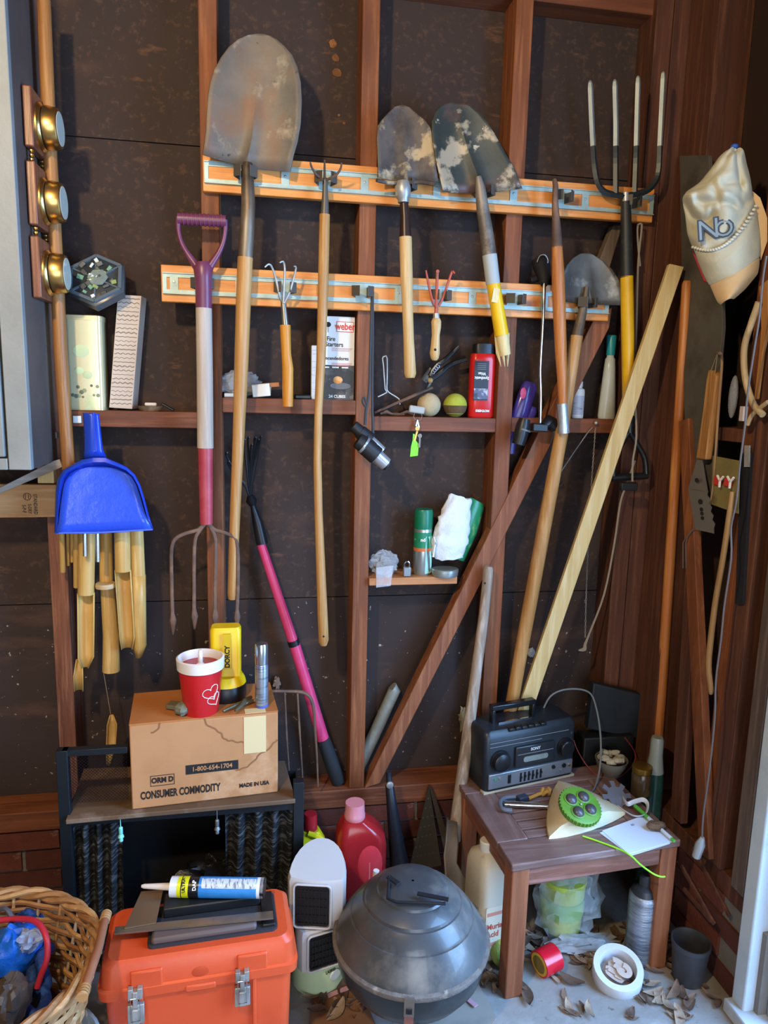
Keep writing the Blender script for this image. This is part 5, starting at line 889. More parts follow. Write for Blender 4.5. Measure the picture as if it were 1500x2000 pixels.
b = MB(); b.lathe([(R_*.985,zr+.008),(R_*.93,zr+.035),(R_*.80,zr+.07),(R_*.78,zr+.071),(R_*.765,zr+.078),(R_*.64,zr+.103),(R_*.62,zr+.104),(R_*.605,zr+.110),(R_*.48,zr+.128),(R_*.46,zr+.129),(R_*.445,zr+.134),(R_*.36,zr+.142),(R_*.2,zr+.147),(.003,zr+.148)], gc, n=56, cap=False); gl_ = b.build('lid', GL, t, ang=25)
b = MB(); zt2 = zr+.158; q = [PZ(760,1712,zt2), PZ(757,1755,zt2-.01), PZ(775,1762,zt2-.008), PZ(870,1765,zt2-.01)]; b.tube(q, .0035, 8); b.build('lid_handle', BLACKM, gl_)
b = MB(); b.bar(PZ(758,1712,zt2), PZ(778,1726,zt2), .012, .004, (0,0,1)); b.bar(PZ(815,1745,zt2), PZ(876,1757,zt2), .010, .004, (0,0,1)); b.build('handle_tab', BLACKM, gl_)
for k, a in enumerate((math.radians(-103), math.radians(20), math.radians(140))):
    d = V((math.cos(a), math.sin(a), 0)); b = MB(); b.bar(gc+d*(R_*.95)+V((0,0,zr-.04)), gc+d*(R_*1.0)+V((0,0,0)), .02, .004, d); lg = b.build('leg', M('rusty_pink_strap','8d5a50',.6,.4,[('a87a70',12,.5,.65)]), t)
    b = MB(); b.bar(gc+d*(R_*1.035)+V((0,0,zr+.012)), gc+d*(R_*1.01)+V((0,0,zr-.036)), .022, .005, d); lt_ = b.build('latch', M('rusty_latch','8a8076',.45,.7), t)
    b = MB(); b.bar(gc+d*(R_*1.042)+V((0,0,zr-.014)), gc+d*(R_*1.032)+V((0,0,zr-.026)), .013, .004, d); b.build('latch_slot', BLACKM, lt_)
# ================================================================ right wall: panel, cap, utensils, cords
b = MB(); q = [PX(1327,304,1.148), PX(1384,303,1.148), PX(1392,420,1.148), PX(1409,560,1.148), PX(1411,640,1.148), PX(1400,760,1.148), PX(1392,980,1.148), PX(1340,990,1.148)]; b.prism(q, (.01,0,0)); tag(b.build('hardboard_sheet', M('grey_hardboard','4d4a44',.7,0,[('5a554d',4,.45,.7),('3a342f',9,.5,.7)]), bev=.001), 'dark grey sheet fixed to the right wall behind the cap', 'panel')
t = thing('baseball_cap', PX(1405, 595, 1.06), 'cream baseball cap with blue NO emblem hanging on the right wall', 'cap')
cq = PX(1410, 450, 1.075); cn = V((-.55, -.83, .05)).normalized()
def cp(x, y): return PP(x, y, cq, cn)
CF = M('cream_cotton','bdbaa4',.9,0,[('aba893',5,.4,.65),('cac8b4',8,.5,.7)],.15,140)
CREASE = [((1338,398),(1352,425),(1368,438),(1386,436),(1392,428),.020,5), ((1360,404),(1390,408),(1430,414),.018,5), ((1436,300),(1440,340),(1448,380),.012,6), ((1372,350),(1390,372),(1400,398),.010,7)]
def crease(x, y):
    d_ = 0
    for cr in CREASE:
        pts_, a_, w_ = cr[:-2], cr[-2], cr[-1]; m_ = 1e9; sd = 0
        for (x0, y0), (x1, y1) in zip(pts_, pts_[1:]):
            L2 = (x1-x0)**2+(y1-y0)**2; f_ = max(0, min(1, ((x-x0)*(x1-x0)+(y-y0)*(y1-y0))/L2)); q_ = math.hypot(x-x0-f_*(x1-x0), y-y0-f_*(y1-y0))
            if q_ < m_: m_ = q_; sd = (x1-x0)*(y-y0)-(y1-y0)*(x-x0)
        d_ += -a_*math.exp(-(m_/w_)**2) + (a_*.6*math.exp(-((m_-11)/8)**2) if sd < 0 else 0)
    return d_
def cloth(rws, nu, bulge, mat, nm, wob=.006, pw=2, solid=.003, off=0.):
    rws = [tuple(r_)+(0,)*(5-len(r_)) for r_ in rws]; R2 = []; B2 = []; K = 3
    for i in range(len(rws)-1):
        for k in range(K): R2.append(tuple(a_+(c_-a_)*k/K for a_, c_ in zip(rws[i], rws[i+1]))); B2.append(bulge[i]+(bulge[i+1]-bulge[i])*k/K)
    rws = R2+[rws[-1]]; bulge = B2+[bulge[-1]]; nu = nu*2+1; b = MB(); vs = []
    for i, rw_ in enumerate(rws):
        xl, yl, xr, yr = rw_[:4]; sg = rw_[4] if len(rw_) > 4 else 0
        for j in range(nu):
            u = j/(nu-1); p = cp(xl+(xr-xl)*u, yl+(yr-yl)*u+sg*4*u*(1-u)); bl_ = bulge[i]*(1-(2*u-1)**2)**.8
            w_ = wob*noise.noise(V((u*4+2, i*.18, 1.7)))*(1 if 0 < j < nu-1 else .2) - wob*1.2*abs(noise.noise(V((u*2.5+i*.07, i*.08, 4.2))))
            vs.append(p + cn*(bl_+w_+off+(crease(xl+(xr-xl)*u, yl+(yr-yl)*u+sg*4*u*(1-u)) if nm == 'crown' and 0 < j < nu-1 else 0)))
    b.add(vs, [(i*nu+j, i*nu+j+1, (i+1)*nu+j+1, (i+1)*nu+j) for i in range(len(rws)-1) for j in range(nu-1)]); return b.build(nm, mat, t, sub=1, solid=solid, ang=180)
cloth([(1420,292,1449,292),(1404,307,1454,302),(1393,322,1458,316),(1378,342,1463,335),(1362,360,1466,352),(1340,375,1468,366),(1333,388,1469,375),(1334,402,1470,382,8),(1338,420,1472,388,18),(1340,436,1473,392,28),(1342,455,1474,396,36),(1347,470,1475,400,42),(1354,484,1476,404,46)], 17, [.012,.03,.045,.055,.062,.066,.068,.066,.062,.058,.055,.052,.050], CF, 'crown', .014)
cloth([(1354,484,1476,404,46),(1358,495,1479,420,44),(1363,510,1482,440,38),(1370,527,1484,462,30),(1378,545,1485,485,20),(1386,558,1484,503,12)], 13, [.052,.056,.058,.056,.052,.048], CF, 'brim', .003)
cloth([(1386,557,1484,502,12),(1391,568,1483,520),(1396,580,1480,535),(1401,590,1455,565),(1408,596,1432,585)], 11, [.049,.046,.042,.038,.034], M('brim_tan','cfae80',.9,0,[('c2a072',6,.4,.7)]), 'brim_edge', .002)
b = MB(); q = [cp(1470,372)-cn*.004, cp(1485,385)-cn*.004, cp(1499,425)-cn*.004, cp(1499,470)-cn*.004, cp(1486,508)-cn*.004, cp(1478,440)-cn*.004]; b.prism(q, -cn*.003); b.build('back_flap', M('brim_tan','cfae80',.9), t)
b = MB(); b.ball(cp(1434,288)+cn*.005, .009, 12, (1,1,.7)); b.build('top_button', M('cap_blue','2a56a8',.6), t)
for k in range(26):
    f = k/25; x = 1354+(1476-1354)*f; y = 484-80*f+46*4*f*(1-f); p = cp(x, y)+cn*(.05*(1-(2*f-1)**2)**.8*1.05+.006); b = MB(); b.ball(p, .0042, 8, (1.2,1,.8)); b.build('rope_braid', M('rope_white','cfcaba',.8), t)
exc = (cp(1440,455)-cp(1370,462)).normalized(); upc = cn.cross(exc)
def em(x, y, d=.058): m = face(cp(x, y)+cn*d, exc, (0,0,1)); return m
NV = M('emblem_navy','333e4e',.7); NL = M('emblem_light','7d8e94',.7)
for s, x, y, sz, rot in (('N', 1383, 463, .062, .1), ('O', 1412, 461, .050, -.05)):
    m = em(x, y, .0595) @ Matrix.Rotation(rot, 4, 'Z'); text(s, sz, m, NV, t, 'emblem', off=.0032); m = em(x, y, .0604) @ Matrix.Rotation(rot, 4, 'Z'); text(s, sz, m, NL, t, 'emblem_fill', off=-.0002)
b = MB(); q = [cp(1352,492)-cn*.002, cp(1362,500)-cn*.002, cp(1383,552)-cn*.002, cp(1374,548)-cn*.002]; b.prism(q, -cn*.01); tag(b.build('red_strap', M('red_strap','8f2226',.7), bev=.002), 'dark red strap showing behind the cap brim', 'strap')
# grill spatula
XU = 1.12
t = thing('grill_spatula', PX(1375, 1040, XU), 'barbecue spatula with wooden handle and serrated steel blade hanging on the right wall', 'spatula')
b = MB(); q = [PX(1383,722,XU), PX(1393,724,XU), PX(1399,734,XU), PX(1396,760,XU), PX(1378,898,XU), PX(1358,896,XU), PX(1372,800,XU), PX(1378,745,XU)]; b.prism(q, (.02,0,0)); b.build('handle', wood('spatula_wood','a9763e','8d5f2e','ba8a52',2,.5), t, bev=.004)
SS = M('spatula_steel','77736e',.4,.45)
b = MB(); b.prism([PX(1361,897,XU+.008), PX(1371,898,XU+.008), PX(1382,962,XU+.004), PX(1344,955,XU+.004)], (.002,0,0)); b.build('neck', SS, t)
sq = [PX(1344,955,XU), PX(1381,962,XU)]; right = [(1382+i*1.6+(3 if i % 2 else -1), 967+i*8) for i in range(9)]; sq += [PX(x, y, XU) for x, y in right] + [PX(1394,1042,XU), PX(1358,1034,XU)]; b = MB(); b.prism(sq, (.0015,0,0)); b.build('blade', SS, t)
for x, y, w_ in ((1361,938,.012),(1368,980,.014),(1370,995,.01),(1371,1003,.01),(1372,1012,.01)): b = MB(); b.lathe([(w_/2,0),(w_/2,.0006)], PX(x, y, XU-.0006), (-1,0,0), 12, 1.4, 1); b.build('slot', BLACKM, t)
b = MB(); b.tube([PX(1388,726,XU), PX(1402,688,XU-.005), PX(1396,730,XU)], .0012, 5); b.build('hanging_loop', M('string','8a7a60',.9), t)
b = MB(); b.tube([PX(1400,688,XU+.05), PX(1406,690,XU-.02)], .004, 8); tag(b.build('nail', RUST), 'rusty nail holding the spatula loop', 'nail')
b = MB(); q = [PX(*u, XU+.01) for u in ((1408,690),(1410,710),(1404,790),(1397,890),(1392,950),(1386,990))]; b.tube(*smooth(q, [.0035,.0035,.0035,.0028,.002,.002], 5), 8); tag(b.build('skewer', wood('skewer','9c7a58','86664a','ac8a68',2,.6)), 'thin wooden skewer hanging right of the spatula', 'skewer')
t = thing('meat_fork', PX(1337, 1110, XU), 'thin two-prong fork tip hanging below the spatula', 'fork')
for dx in (0, 6): b = MB(); b.tube([PX(1357,1030,XU+.01), PX(1341+dx*.3,1048,XU+.01), PX(1334+dx,1060,XU+.01), PX(1334+dx,1110,XU+.01)], .0013, 6); b.build('prong', SS, t)
t = thing('hook_card', PX(1415, 1000, 1.13), 'gold blister card with red plastic hooks on the right wall', 'blister card')
b = MB(); b.prism([PX(1392,890,1.13), PX(1444,900,1.13), PX(1441,1003,1.13), PX(1389,985,1.13)], (.003,0,0)); b.build('card', M('gold_card','8a7d4c',.3,.3,[('5f5a40',8,.45,.65),('b0a060',10,.58,.7)]), t)
for x, y in ((1402,940),(1422,942)): 
    b = MB(); b.box(PX(x, y, 1.125), (.006,.028,.022)); b.build('red_hook', M('hook_red','c42a26',.35), t, bev=.004)
    b = MB(); p = PX(x+4, y-1, 1.118); b.bar(p, p+V((0,-.012,.012)), .004, .004); b.bar(p, p+V((0,.012,.012)), .004, .004); b.bar(p, p+V((0,0,-.016)), .004, .004); b.build('white_prong', WHITE, t)
b = MB(); b.ball(PX(1432,690+85,1.12), .016, 12, (.6,.8,3.2)); tag(b.build('clear_packet', M('clear_packet','a8a8ac',.2,0,(),.4,40,alpha=.35)), 'small clear packet hanging above the gold card', 'packet')
t = thing('hanging_tool', PX(1450, 1100, 1.14), 'black-edged tool with silver clip hanging right of the gold card', 'tool')
b = MB(); b.prism([PX(1446,885,1.14), PX(1466,885,1.14), PX(1450,1180,1.14), PX(1436,1180,1.14)], (.012,0,0)); b.build('black_bar', BLACKM, t); b = MB(); b.prism([PX(1454,870,1.135), PX(1463,870,1.135), PX(1462,912,1.135), PX(1453,912,1.135)], (.004,0,0)); b.build('clip', STEEL, t)
b = MB(); q = [PX(*u, 1.08) for u in ((1497,500),(1490,545),(1483,620),(1472,690),(1460,770),(1455,830),(1446,900),(1438,980),(1428,1030),(1428,1090),(1415,1180),(1408,1250),(1398,1330),(1396,1400),(1386,1500),(1374,1590),(1371,1640))]
t = thing('plug_cord', PX(1365, 1680, 1.08), 'long thin lilac-grey cord with clear plug hanging down the right wall', 'cord')
b.tube(*smooth(q, [.0023]*17, 4), 7); b.build('cord', M('lilac_cord','5f5858',.6), t); b = MB(); b.tube([PX(1372,1636,1.08), PX(1368,1648,1.08), PX(1360,1672,1.08)], [.005,.012,.011], 10); b.build('plug', M('clear_plug','a3a8ac',.15,.3), t)
b = MB(); q = [PX(*u, 1.12) for u in ((1430,960),(1424,1010),(1412,1090),(1398,1170),(1388,1250),(1384,1300),(1388,1345),(1388,1356))]; b.tube(*smooth(q, [.006,.007,.007,.007,.0075,.0075,.007,.004], 5), 10); tag(b.build('cane', wood('cane','967348','7d5d36','a88658',2,.5)), 'slim bent brown cane hanging under the gold card', 'cane')
b = MB(); q = [PX(*u, 1.12) for u in ((1482,590),(1468,630),(1455,672),(1453,710),(1458,750),(1472,790),(1490,810))]; b.tube(*smooth(q, [.0075]*7, 5), 10); tag(b.build('rattan_stick', wood('rattan','b39c74','9c8560','c4ae88',2,.5)), 'pale bent rattan stick near the right edge under the cap', 'stick')
b = MB(); q = [PX(*u, 1.12) for u in ((1460,830),(1468,812),(1484,797),(1500,785))]; b.tube(*smooth(q, [.005]*4, 5), 8); tag(b.build('rattan_hoop', wood('rattan','b39c74','9c8560','c4ae88',2,.5)), 'curved rattan hoop end above the right wall block', 'stick')
b = MB(); q = [PX(1482,560,1.13), PX(1500,545,1.13), PX(1500,640,1.13), PX(1489,690,1.13), PX(1478,780,1.13), PX(1472,780,1.13), PX(1482,690,1.13), PX(1486,640,1.13)]; b.prism(q, (.008,0,0)); tag(b.build('wooden_spoon', wood('spoon_wood','a8743c','8d5c2c','ba8a50',2,.5), bev=.002), 'wooden spatula hanging at the right edge below the cap', 'utensil')
b = MB(); b.box(PX(1452,808,1.11), (.012,.014,.034)); tag(b.build('paper_tag', M('pinkish_tag','b8a8a4',.5), bev=.001), 'small pinkish tag on the cord at the right edge', 'tag')
# ================================================================ table and what is on and under it
ZT = .373; fl_ = V((.594,-.498,0)); fr_ = V((1.059,-.462,0)); ext = (fr_-fl_).normalized(); T = frame(fl_, ext); WT = .466; DT = .385
WTB = wood('table_wood','7f5342','6b4030','90655a',0,.45,bump=.06); WTD = wood('table_wood_y','7d4a36','653828','8f5a44',1,.5); WTL = wood('table_leg','8a5233','6d3c24','9c6444',2,.55)
WTT = wood('dusty_table_top','7c625c','6a4c44','8d7670',0,.45,bump=.06,stain='5f443c'); WTTY = wood('dusty_table_top_y','7a5f58','684a42','8a726c',1,.45,bump=.06,stain='5f443c')
t = thing('side_table', T @ V((WT/2, DT/2, 0)), 'low slatted reddish wooden side table holding the radio', 'table')
th = .02
b = MB(T); b.bx(0, WT, 0, .088, ZT-th, ZT); b.build('top_board', WTT, t, bev=.003); b = MB(T); b.bx(0, WT, DT-.07, DT, ZT-th, ZT); b.build('top_board', WTT, t, bev=.003)
b = MB(T); b.bx(0, .085, .089, DT-.071, ZT-th, ZT); b.build('top_board', WTTY, t, bev=.003); b = MB(T); b.bx(WT-.085, WT, .089, DT-.071, ZT-th, ZT); b.build('top_board', WTTY, t, bev=.003)
for k in range(6):
    y0 = .094+k*.0375; b = MB(T); b.bx(.086, WT-.086, y0, y0+.031, ZT-th, ZT-.002); b.build('slat', WTT, t, bev=.002)
for x, y in ((.004,.004),(WT-.05,.004),(.004,DT-.05),(WT-.05,DT-.05)): b = MB(T); b.bx(x, x+.046, y, y+.046, 0, ZT-th); b.build('leg', WTL, t, bev=.003)
b = MB(T); b.bx(.05, WT-.05, .01, .03, ZT-th-.05, ZT-th); b.build('apron', WTB, t, bev=.002); b = MB(T); b.bx(.05, WT-.05, DT-.03, DT-.01, ZT-th-.05, ZT-th); b.build('apron', WTB, t)
for x in (.01, WT-.03): b = MB(T); b.bx(x, x+.02, .05, DT-.05, ZT-th-.05, ZT-th); b.build('apron', WTD, t)
# radio
r0_ = PZ(945,1553,ZT); r1_ = PZ(1121,1515,ZT); exr = (r1_-r0_).normalized(); Wr = (r1_-r0_).length; T = frame(r0_, exr); Hr = .180; Dr = .112
t = thing('cassette_radio', T @ V((Wr/2, Dr/2, 0)), 'dark blue-grey portable cassette radio with silver lower panel on the table', 'radio')
RBK = M('radio_body','1e242a',.4,0,[('2a3138',8,.5,.7),('464c50',26,.66,.74)]); RDK = M('radio_dark','17191d',.35)
b = MB(T); b.loft([[V((x, y, z)) for x, y in rect(Wr/2, Dr/2+oy, Wr*s, Dr*s2, .016, 4)] for z, s, s2, oy in ((.004,.97,.97,0),(.01,1,1,0),(Hr-.02,1,.98,.003),(Hr-.006,.985,.93,.006),(Hr,.95,.86,.008))]); b.build('body', RBK, t)
b = MB(T); b.bx(.0,Wr,.0,.02,-.0,.006); b.build('foot_strip', M('cream_strip','b9b098',.5), t)
b = MB(T); b.bx(.012, Wr-.012, -.004, .004, .014, .058); b.build('silver_panel', M('radio_silver','8d949c',.35,.6), t, bev=.002)
for k in range(6): b = MB(T); x = Wr*.38+k*.0135; b.bx(x-.003, x+.003, -.0048, -.003, .02, .048); s_ = b.build('slider_slot', RDK, t); b = MB(T); b.bx(x-.0025, x+.0025, -.009, -.004, .032+.002*(k%3), .038+.002*(k%3)); b.build('slider_knob', RDK, s_)
b = MB(T); b.bx(Wr*.24, Wr*.27, -.007, -.003, .024, .05); b.build('switch', RDK, t, bev=.001)
for x, z, rr, m in ((.10,.044,.004,M('led_green','3a8a5a',.4)),(.15,.044,.0035,STEEL),(.74,.046,.006,RDK),(.86,.044,.007,RDK),(.92,.042,.004,BRASS),(.83,.030,.004,STEEL)): b = MB(T); b.lathe([(rr,0),(rr*.9,.004)], (Wr*x, -.0035, z), (0,-1,0), 12); b.build('jack', m, t)
for x, z, rr in ((.155,.095,.027),(.87,.10,.024)):
    b = MB(T); b.lathe([(rr*1.15,0),(rr*1.1,.003),(rr,.003),(rr*.95,.016),(rr*.85,.018)], (Wr*x, 0, z), (0,-1,0), 28); b.build('dial', RDK, t)
b = MB(T); b.bx(Wr*.31, Wr*.74, -.006, .004, .068, .128); cdr = b.build('cassette_door', M('door_dark','22262b',.25), t, bev=.003)
b = MB(T); b.prism([V((x, -.0062, z)) for x, z in rect(Wr*.53, .088, Wr*.27, .016, .007, 4)], (0,-.001,0)); b.build('tape_window', M('tape_window','77807c',.2,0,[('5d6664',30,.5,.6)]), cdr)
b = MB(T); b.bx(Wr*.33, Wr*.72, -.0072, -.006, .1045, .1055); b.bx(Wr*.04, Wr*.9, -.0006, .001, .150, .151); b.bx(Wr*.04, Wr*.6, -.0006, .001, .138, .139); b.build('trim_line', M('trim_grey','7f868c',.4), t)
text('SONY', .012, face(T @ V((Wr*.52, -.0068, .116)), exr), M('logo_silver','b9bec4',.35), cdr, 'logo', off=.0004)
for k in range(6): b = MB(T); x = Wr*.25+k*.021; b.bx(x, x+.019, .004, .022, Hr-.006, Hr+.003+.001*(k%2)); b.build('cassette_key', RDK, t, bev=.002)
b = MB(T); hz = Hr; b.bx(Wr*.16, Wr*.20, .055, .075, hz-.004, hz+.04); b.bx(Wr*.60, Wr*.64, .055, .075, hz-.004, hz+.04); b.bx(Wr*.16, Wr*.64, .055, .078, hz+.036, hz+.052); b.build('carry_handle', M('handle_gloss','15171b',.25), t, bev=.003)
b = MB(T); b.bx(Wr*.22, Wr*.58, .048, .054, hz-.002, hz+.004); b.build('handle_shine', CHROME, t)
b = MB(); q = [T @ V((Wr*.8,Dr*.9,Hr-.03)), P(1075,1360,-.05), P(1110,1346,-.05), P(1150,1352,-.06), P(1165,1385,-.08), P(1173,1440,-.12), P(1172,1495,-.16), P(1163,1535,-.2), PZ(1150,1552,ZT+.004)]; b.tube(*smooth(q, [.0028]*9, 5), 7); tag(b.build('power_cord', M('grey_power_cord','6d7478',.4)), 'grey power cord arching up from behind the radio', 'cord')
# cream base with green disc
A, B_, C_ = PZ(1072,1639,ZT), PZ(1222,1590,ZT), PZ(1090,1528,ZT); ctr = (A+B_+C_)/3; gd = PZ(1131,1578,ZT+.062); ng = V((.06,-.42,.9)).normalized()
t = thing('lawn_sprinkler', ctr, 'cream three-cornered base with a green four-domed disc on the table', 'sprinkler')
def tri(s, z, k=.16):
    pts = []
    for U, W_ in ((A, B_), (B_, C_), (C_, A)):
        for j in range(8):
            f = j/8; p = U*(1-f)+W_*f; m = (p-ctr); pts.append(ctr + m*(s*(1+k*math.sin(f*math.pi)*1.6)) + V((0,0,z)))
    return pts
axg = V((1,0,0)); axg = (axg-ng*axg.dot(ng)).normalized(); ayg = ng.cross(axg)
def circ(r_, d):
    out_ = []
    for p in tri(1, 0):
        v = p-ctr; a = math.atan2(v.y, v.x); out_.append(gd + (axg*math.cos(a)+ayg*math.sin(a))*r_ + ng*d)
    return out_
b = MB(); b.loft([tri(1, 0), tri(.985, .006), [p*.45+q*.55 for p, q in zip(tri(.9, .02, .1), circ(.052, -.012))], circ(.05, -.006), circ(.03, -.002)]); b.build('base', M('cream_plastic','d8caa4',.4,0,[('d0d4c0',4,.5,.7)]), t, ang=30)
GR = M('sprinkler_green','5c8c30',.45,0,[('4a7826',12,.5,.65)]); b = MB(); b.lathe([(.052,-.004),(.054,0),(.053,.012),(.049,.014),(.003,.014)], gd, ng, 36, cap=False); b.build('disc', GR, t)
for k in range(36): a = k*math.pi/18; b = MB(); q = gd+(axg*math.cos(a)+ayg*math.sin(a))*.0535; b.bar(q+ng*.0, q+ng*.012, .003, .003, axg); b.build('disc_ridge', GR, t)
for k in range(4):
    a = math.pi/4+k*math.pi/2+.15; q = gd+(axg*math.cos(a)+ayg*math.sin(a))*.026+ng*.014; b = MB(); b.lathe([(.0185,-.001),(.0185,.002),(.0165,.003)], q, ng, 24); dr_ = b.build('dome_ring', GR, t); b = MB(); b.lathe([(.0155,.002),(.014,.006),(.010,.010),(.005,.0115),(.001,.012)], q, ng, 20); b.build('dome', M('dome_grey','4f4a4e',.35,.3), dr_)
b = MB(); b.ball(gd+ng*.016, .003, 8); b.build('screw', STEEL, t)
# papers, pen, leaf, ribbon, gear
def flat(pts, z, th_, nm, m, label, cat, grp=None): b = MB(); b.prism([PZ(x, y, ZT+z) for x, y in pts], (0,0,th_)); return tag(b.build(nm, m, smooth=False), label, cat, grp)
PB = M('white_note_paper','c9d2e4',.8); PB2 = M('white_note_paper_b','c2cadc',.8)
flat([(1171,1627),(1246,1600),(1309,1648),(1232,1672)], .0008, .001, 'note_sheet', PB2, 'lower sheet of white note paper at the table front right', 'paper', 'loose note sheets')
o = flat([(1176,1623),(1254,1594),(1318,1643),(1227,1668)], .002, .001, 'note_sheet', PB, 'upper sheet of white note paper with tiny print on the table', 'paper', 'loose note sheets')
text('ED', .009, face(PZ(1236,1611,ZT+.0034), (.9,.25,0), (-.25,.9,0)), M('faint_ink','5a688c',.8), o, 'print')
flat([(1160,1573),(1205,1568),(1222,1590),(1190,1600)], .001, .001, 'note_sheet', PB2, 'small white paper scrap beside the cream sprinkler', 'paper', 'loose note sheets')
t = thing('marker_stick', PZ(1280,1610,ZT), 'green and white plastic stick lying across the papers', 'pen')
A = PZ(1240,1574,ZT+.012); B_ = PZ(1317,1643,ZT+.008)
for nm, f0, f1, m, r_ in (('green_grip',0,.36,M('pen_green','4fae3c',.35),.0055),('white_shaft',.36,.93,M('pen_shaft','c6d0dc',.3),.0048),('green_tip',.93,1,M('pen_green','4fae3c',.35),.004)): b = MB(); b.tube([A*(1-f0)+B_*f0, A*(1-f1)+B_*f1], r_, 10); b.build(nm, m, t)
b = MB(); crumple(b, PZ(1281,1612,ZT+.016), .02, .4, 51, 16, (1.3,.8,.5)); tag(b.build('dead_leaf', M('leaf_brown','6a5340',.9,0,[('54402f',20,.45,.6)],.4,60)), 'curled brown dead leaf lying on the marker stick', 'leaf')
b = MB(); q = [PZ(*u[:2], ZT+u[2]) for u in ((1215,1555,.012),(1225,1570,.02),(1238,1566,.024),(1256,1562,.024),(1265,1572,.02),(1260,1590,.012),(1240,1594,.008),(1222,1585,.008),(1208,1575,.006))]; b.tube(*smooth(q, [.006]*9, 5), 8, flat=.25); tag(b.build('white_ribbon', M('white_ribbon','c6cad6',.6)), 'white ribbon curl behind the note papers', 'ribbon')
t = thing('grey_gear', PZ(1200,1560,ZT), 'flat grey toothed wheel propped behind the papers', 'gear'); gcn = PZ(1205,1555,ZT+.02); gn = V((.1,-.6,.8)).normalized(); gx = V((1,0,0)); gx = (gx-gn*gx.dot(gn)).normalized(); gy = gn.cross(gx); pts = []
for k in range(8):
    for da, rr in ((-.22,.028),(-.16,.044),(.16,.044),(.22,.028)): a = k*math.pi/4+da; pts.append(gcn+(gx*math.cos(a)+gy*math.sin(a))*rr)
b = MB(); b.prism(pts, gn*-.004); b.build('wheel', M('gear_grey','5c5e68',.6,0,[('6e7078',12,.5,.7)]), t)
# chrome shackle, orange cord, bowl, jar
t = thing('shackle_tool', PZ(1020,1572,ZT), 'chrome rod with grey rubber loop in front of the radio', 'tool')
b = MB(); b.tube([PZ(985,1570,ZT+.01), PZ(1070,1574,ZT+.01)], .0085, 14); b.build('rod', CHROME, t)
b = MB(); b.tube(*smooth([PZ(x, y, ZT+.012) for x, y in ((1000,1583),(982,1580),(977,1568),(988,1558),(1015,1556))], [.006]*5, 5), 9); b.build('rubber_loop', M('grey_rubber','5f6470',.6), t)
b = MB(); b.box(PZ(1020,1560,ZT+.01), (.03,.02,.018), Matrix.Rotation(.3,3,'Z')); b.build('block', M('navy_block','2d3646',.5), t, bev=.002)
t = thing('knotted_cord', PZ(1065,1555,ZT), 'ochre cord with a knot lying between the radio and the sprinkler', 'cord'); OC = M('ochre_cord','b07f34',.7)
b = MB(); b.tube([PZ(1032,1560,ZT+.008), PZ(1050,1552,ZT+.009), PZ(1065,1547,ZT+.012)], .005, 8); b.build('cord', OC, t)
b = MB(); b.tube([PZ(1066,1546,ZT+.013)+V((.011*math.cos(a)*(1+.3*math.sin(2*a)),.009*math.sin(a),.006*math.sin(3*a))) for a in [k*math.pi/10 for k in range(41)]], .005, 8); b.build('knot', OC, t)
b = MB(); q = [PZ(1138,1633,ZT+.003), PZ(1165,1642,ZT+.003), PZ(1210,1659,ZT+.004), PZ(1233,1672,ZT+.003), P(1250,1688,-.502), P(1275,1706,-.504), P(1290,1712,-.506), P(1299,1712,-.507)]; b.tube(*smooth(q, [.0022]*8, 5), 7); tag(b.build('lime_cord', M('lime_cord','8fdc2c',.4)), 'bright lime cord running off the table front edge', 'cord')
p = PZ(1192,1512,ZT); t = thing('shell_bowl', p, 'clear bowl of shells standing on the back corner of the table', 'bowl')
b = MB(); b.lathe([(.026,0),(.028,.004),(.045,.036),(.048,.05),(.045,.05),(.04,.034),(.02,.006)], p, n=26, cap=False); b.build('bowl', M('bowl_glass','7a7d78',.2,0,alpha=.6), t)
for k in range(9): a = k*.7; b = MB(); crumple(b, p+V((.026*math.cos(a), .026*math.sin(a), .052+.006*(k%2))), .013, .4, 60+k, 10, (1.2,1,.7)); b.build('shell', M('shell','a39c88',.7), t)
b = MB(); b.lathe([(.03,.012),(.038,.026)], p, n=20); b.build('red_filler', M('red_filler','7d3a2c',.7), t)
p = PZ(1250,1550,ZT); t = thing('lidded_jar', p, 'brown glass jar with gold lid at the back right of the table', 'jar'); H = .085
b = MB(); b.lathe([(.024,0),(.027,.004),(.027,H*.72),(.023,H*.8)], p, n=22); b.build('glass', M('brown_glass','3d3020',.2,0,[('54442c',14,.5,.65)]), t); b = MB(); b.lathe([(.027,H*.8),(.0275,H*.82),(.0275,H),(.025,H*1.01)], p, n=22); b.build('lid', M('gold_lid','8a6a2c',.3,.8), t)
p = V((1.125,-.215,0)); b = MB(); H = PX(1305,1458,1.125).z; b.lathe([(.026,0),(.028,.01),(.028,H*.72),(.025,H*.8),(.018,H*.9),(.017,H*.98),(.014,H)], p, n=22); t = b.build('green_bottle', M('dark_green_glass','1f3a34',.2,0,[('2d4f48',8,.5,.7)])); tag(t, 'tall dark green bottle between the table and right wall', 'bottle'); b = MB(); b.lathe([(.0255,H*.8),(.0185,H*.9),(.018,H*.985),(.015,H*1.002)], p, n=20); b.build('grey_cap', M('bottle_cap_grey','7d8480',.4), t)
t = thing('dark_case', (1.055, -.045, 0), 'dark blue-grey hard case standing behind the table in the corner', 'case'); DC = M('case_blue_black','151b22',.6,0,[('1c242c',6,.45,.7)])
b = MB(); q = [P(1160,1335,-.05), P(1277,1362,-.05), P(1270,1448,-.05), P(1148,1424,-.05)]; b.prism(q, (0,.03,0)); b.build('lid', DC, t, bev=.004); b = MB(); b.bx(.975, 1.14, -.07, -.012, .0, P(1150,1430,-.05).z-.01); b.build('case_body', M('case_black','0c0f12',.6), t, bev=.004)
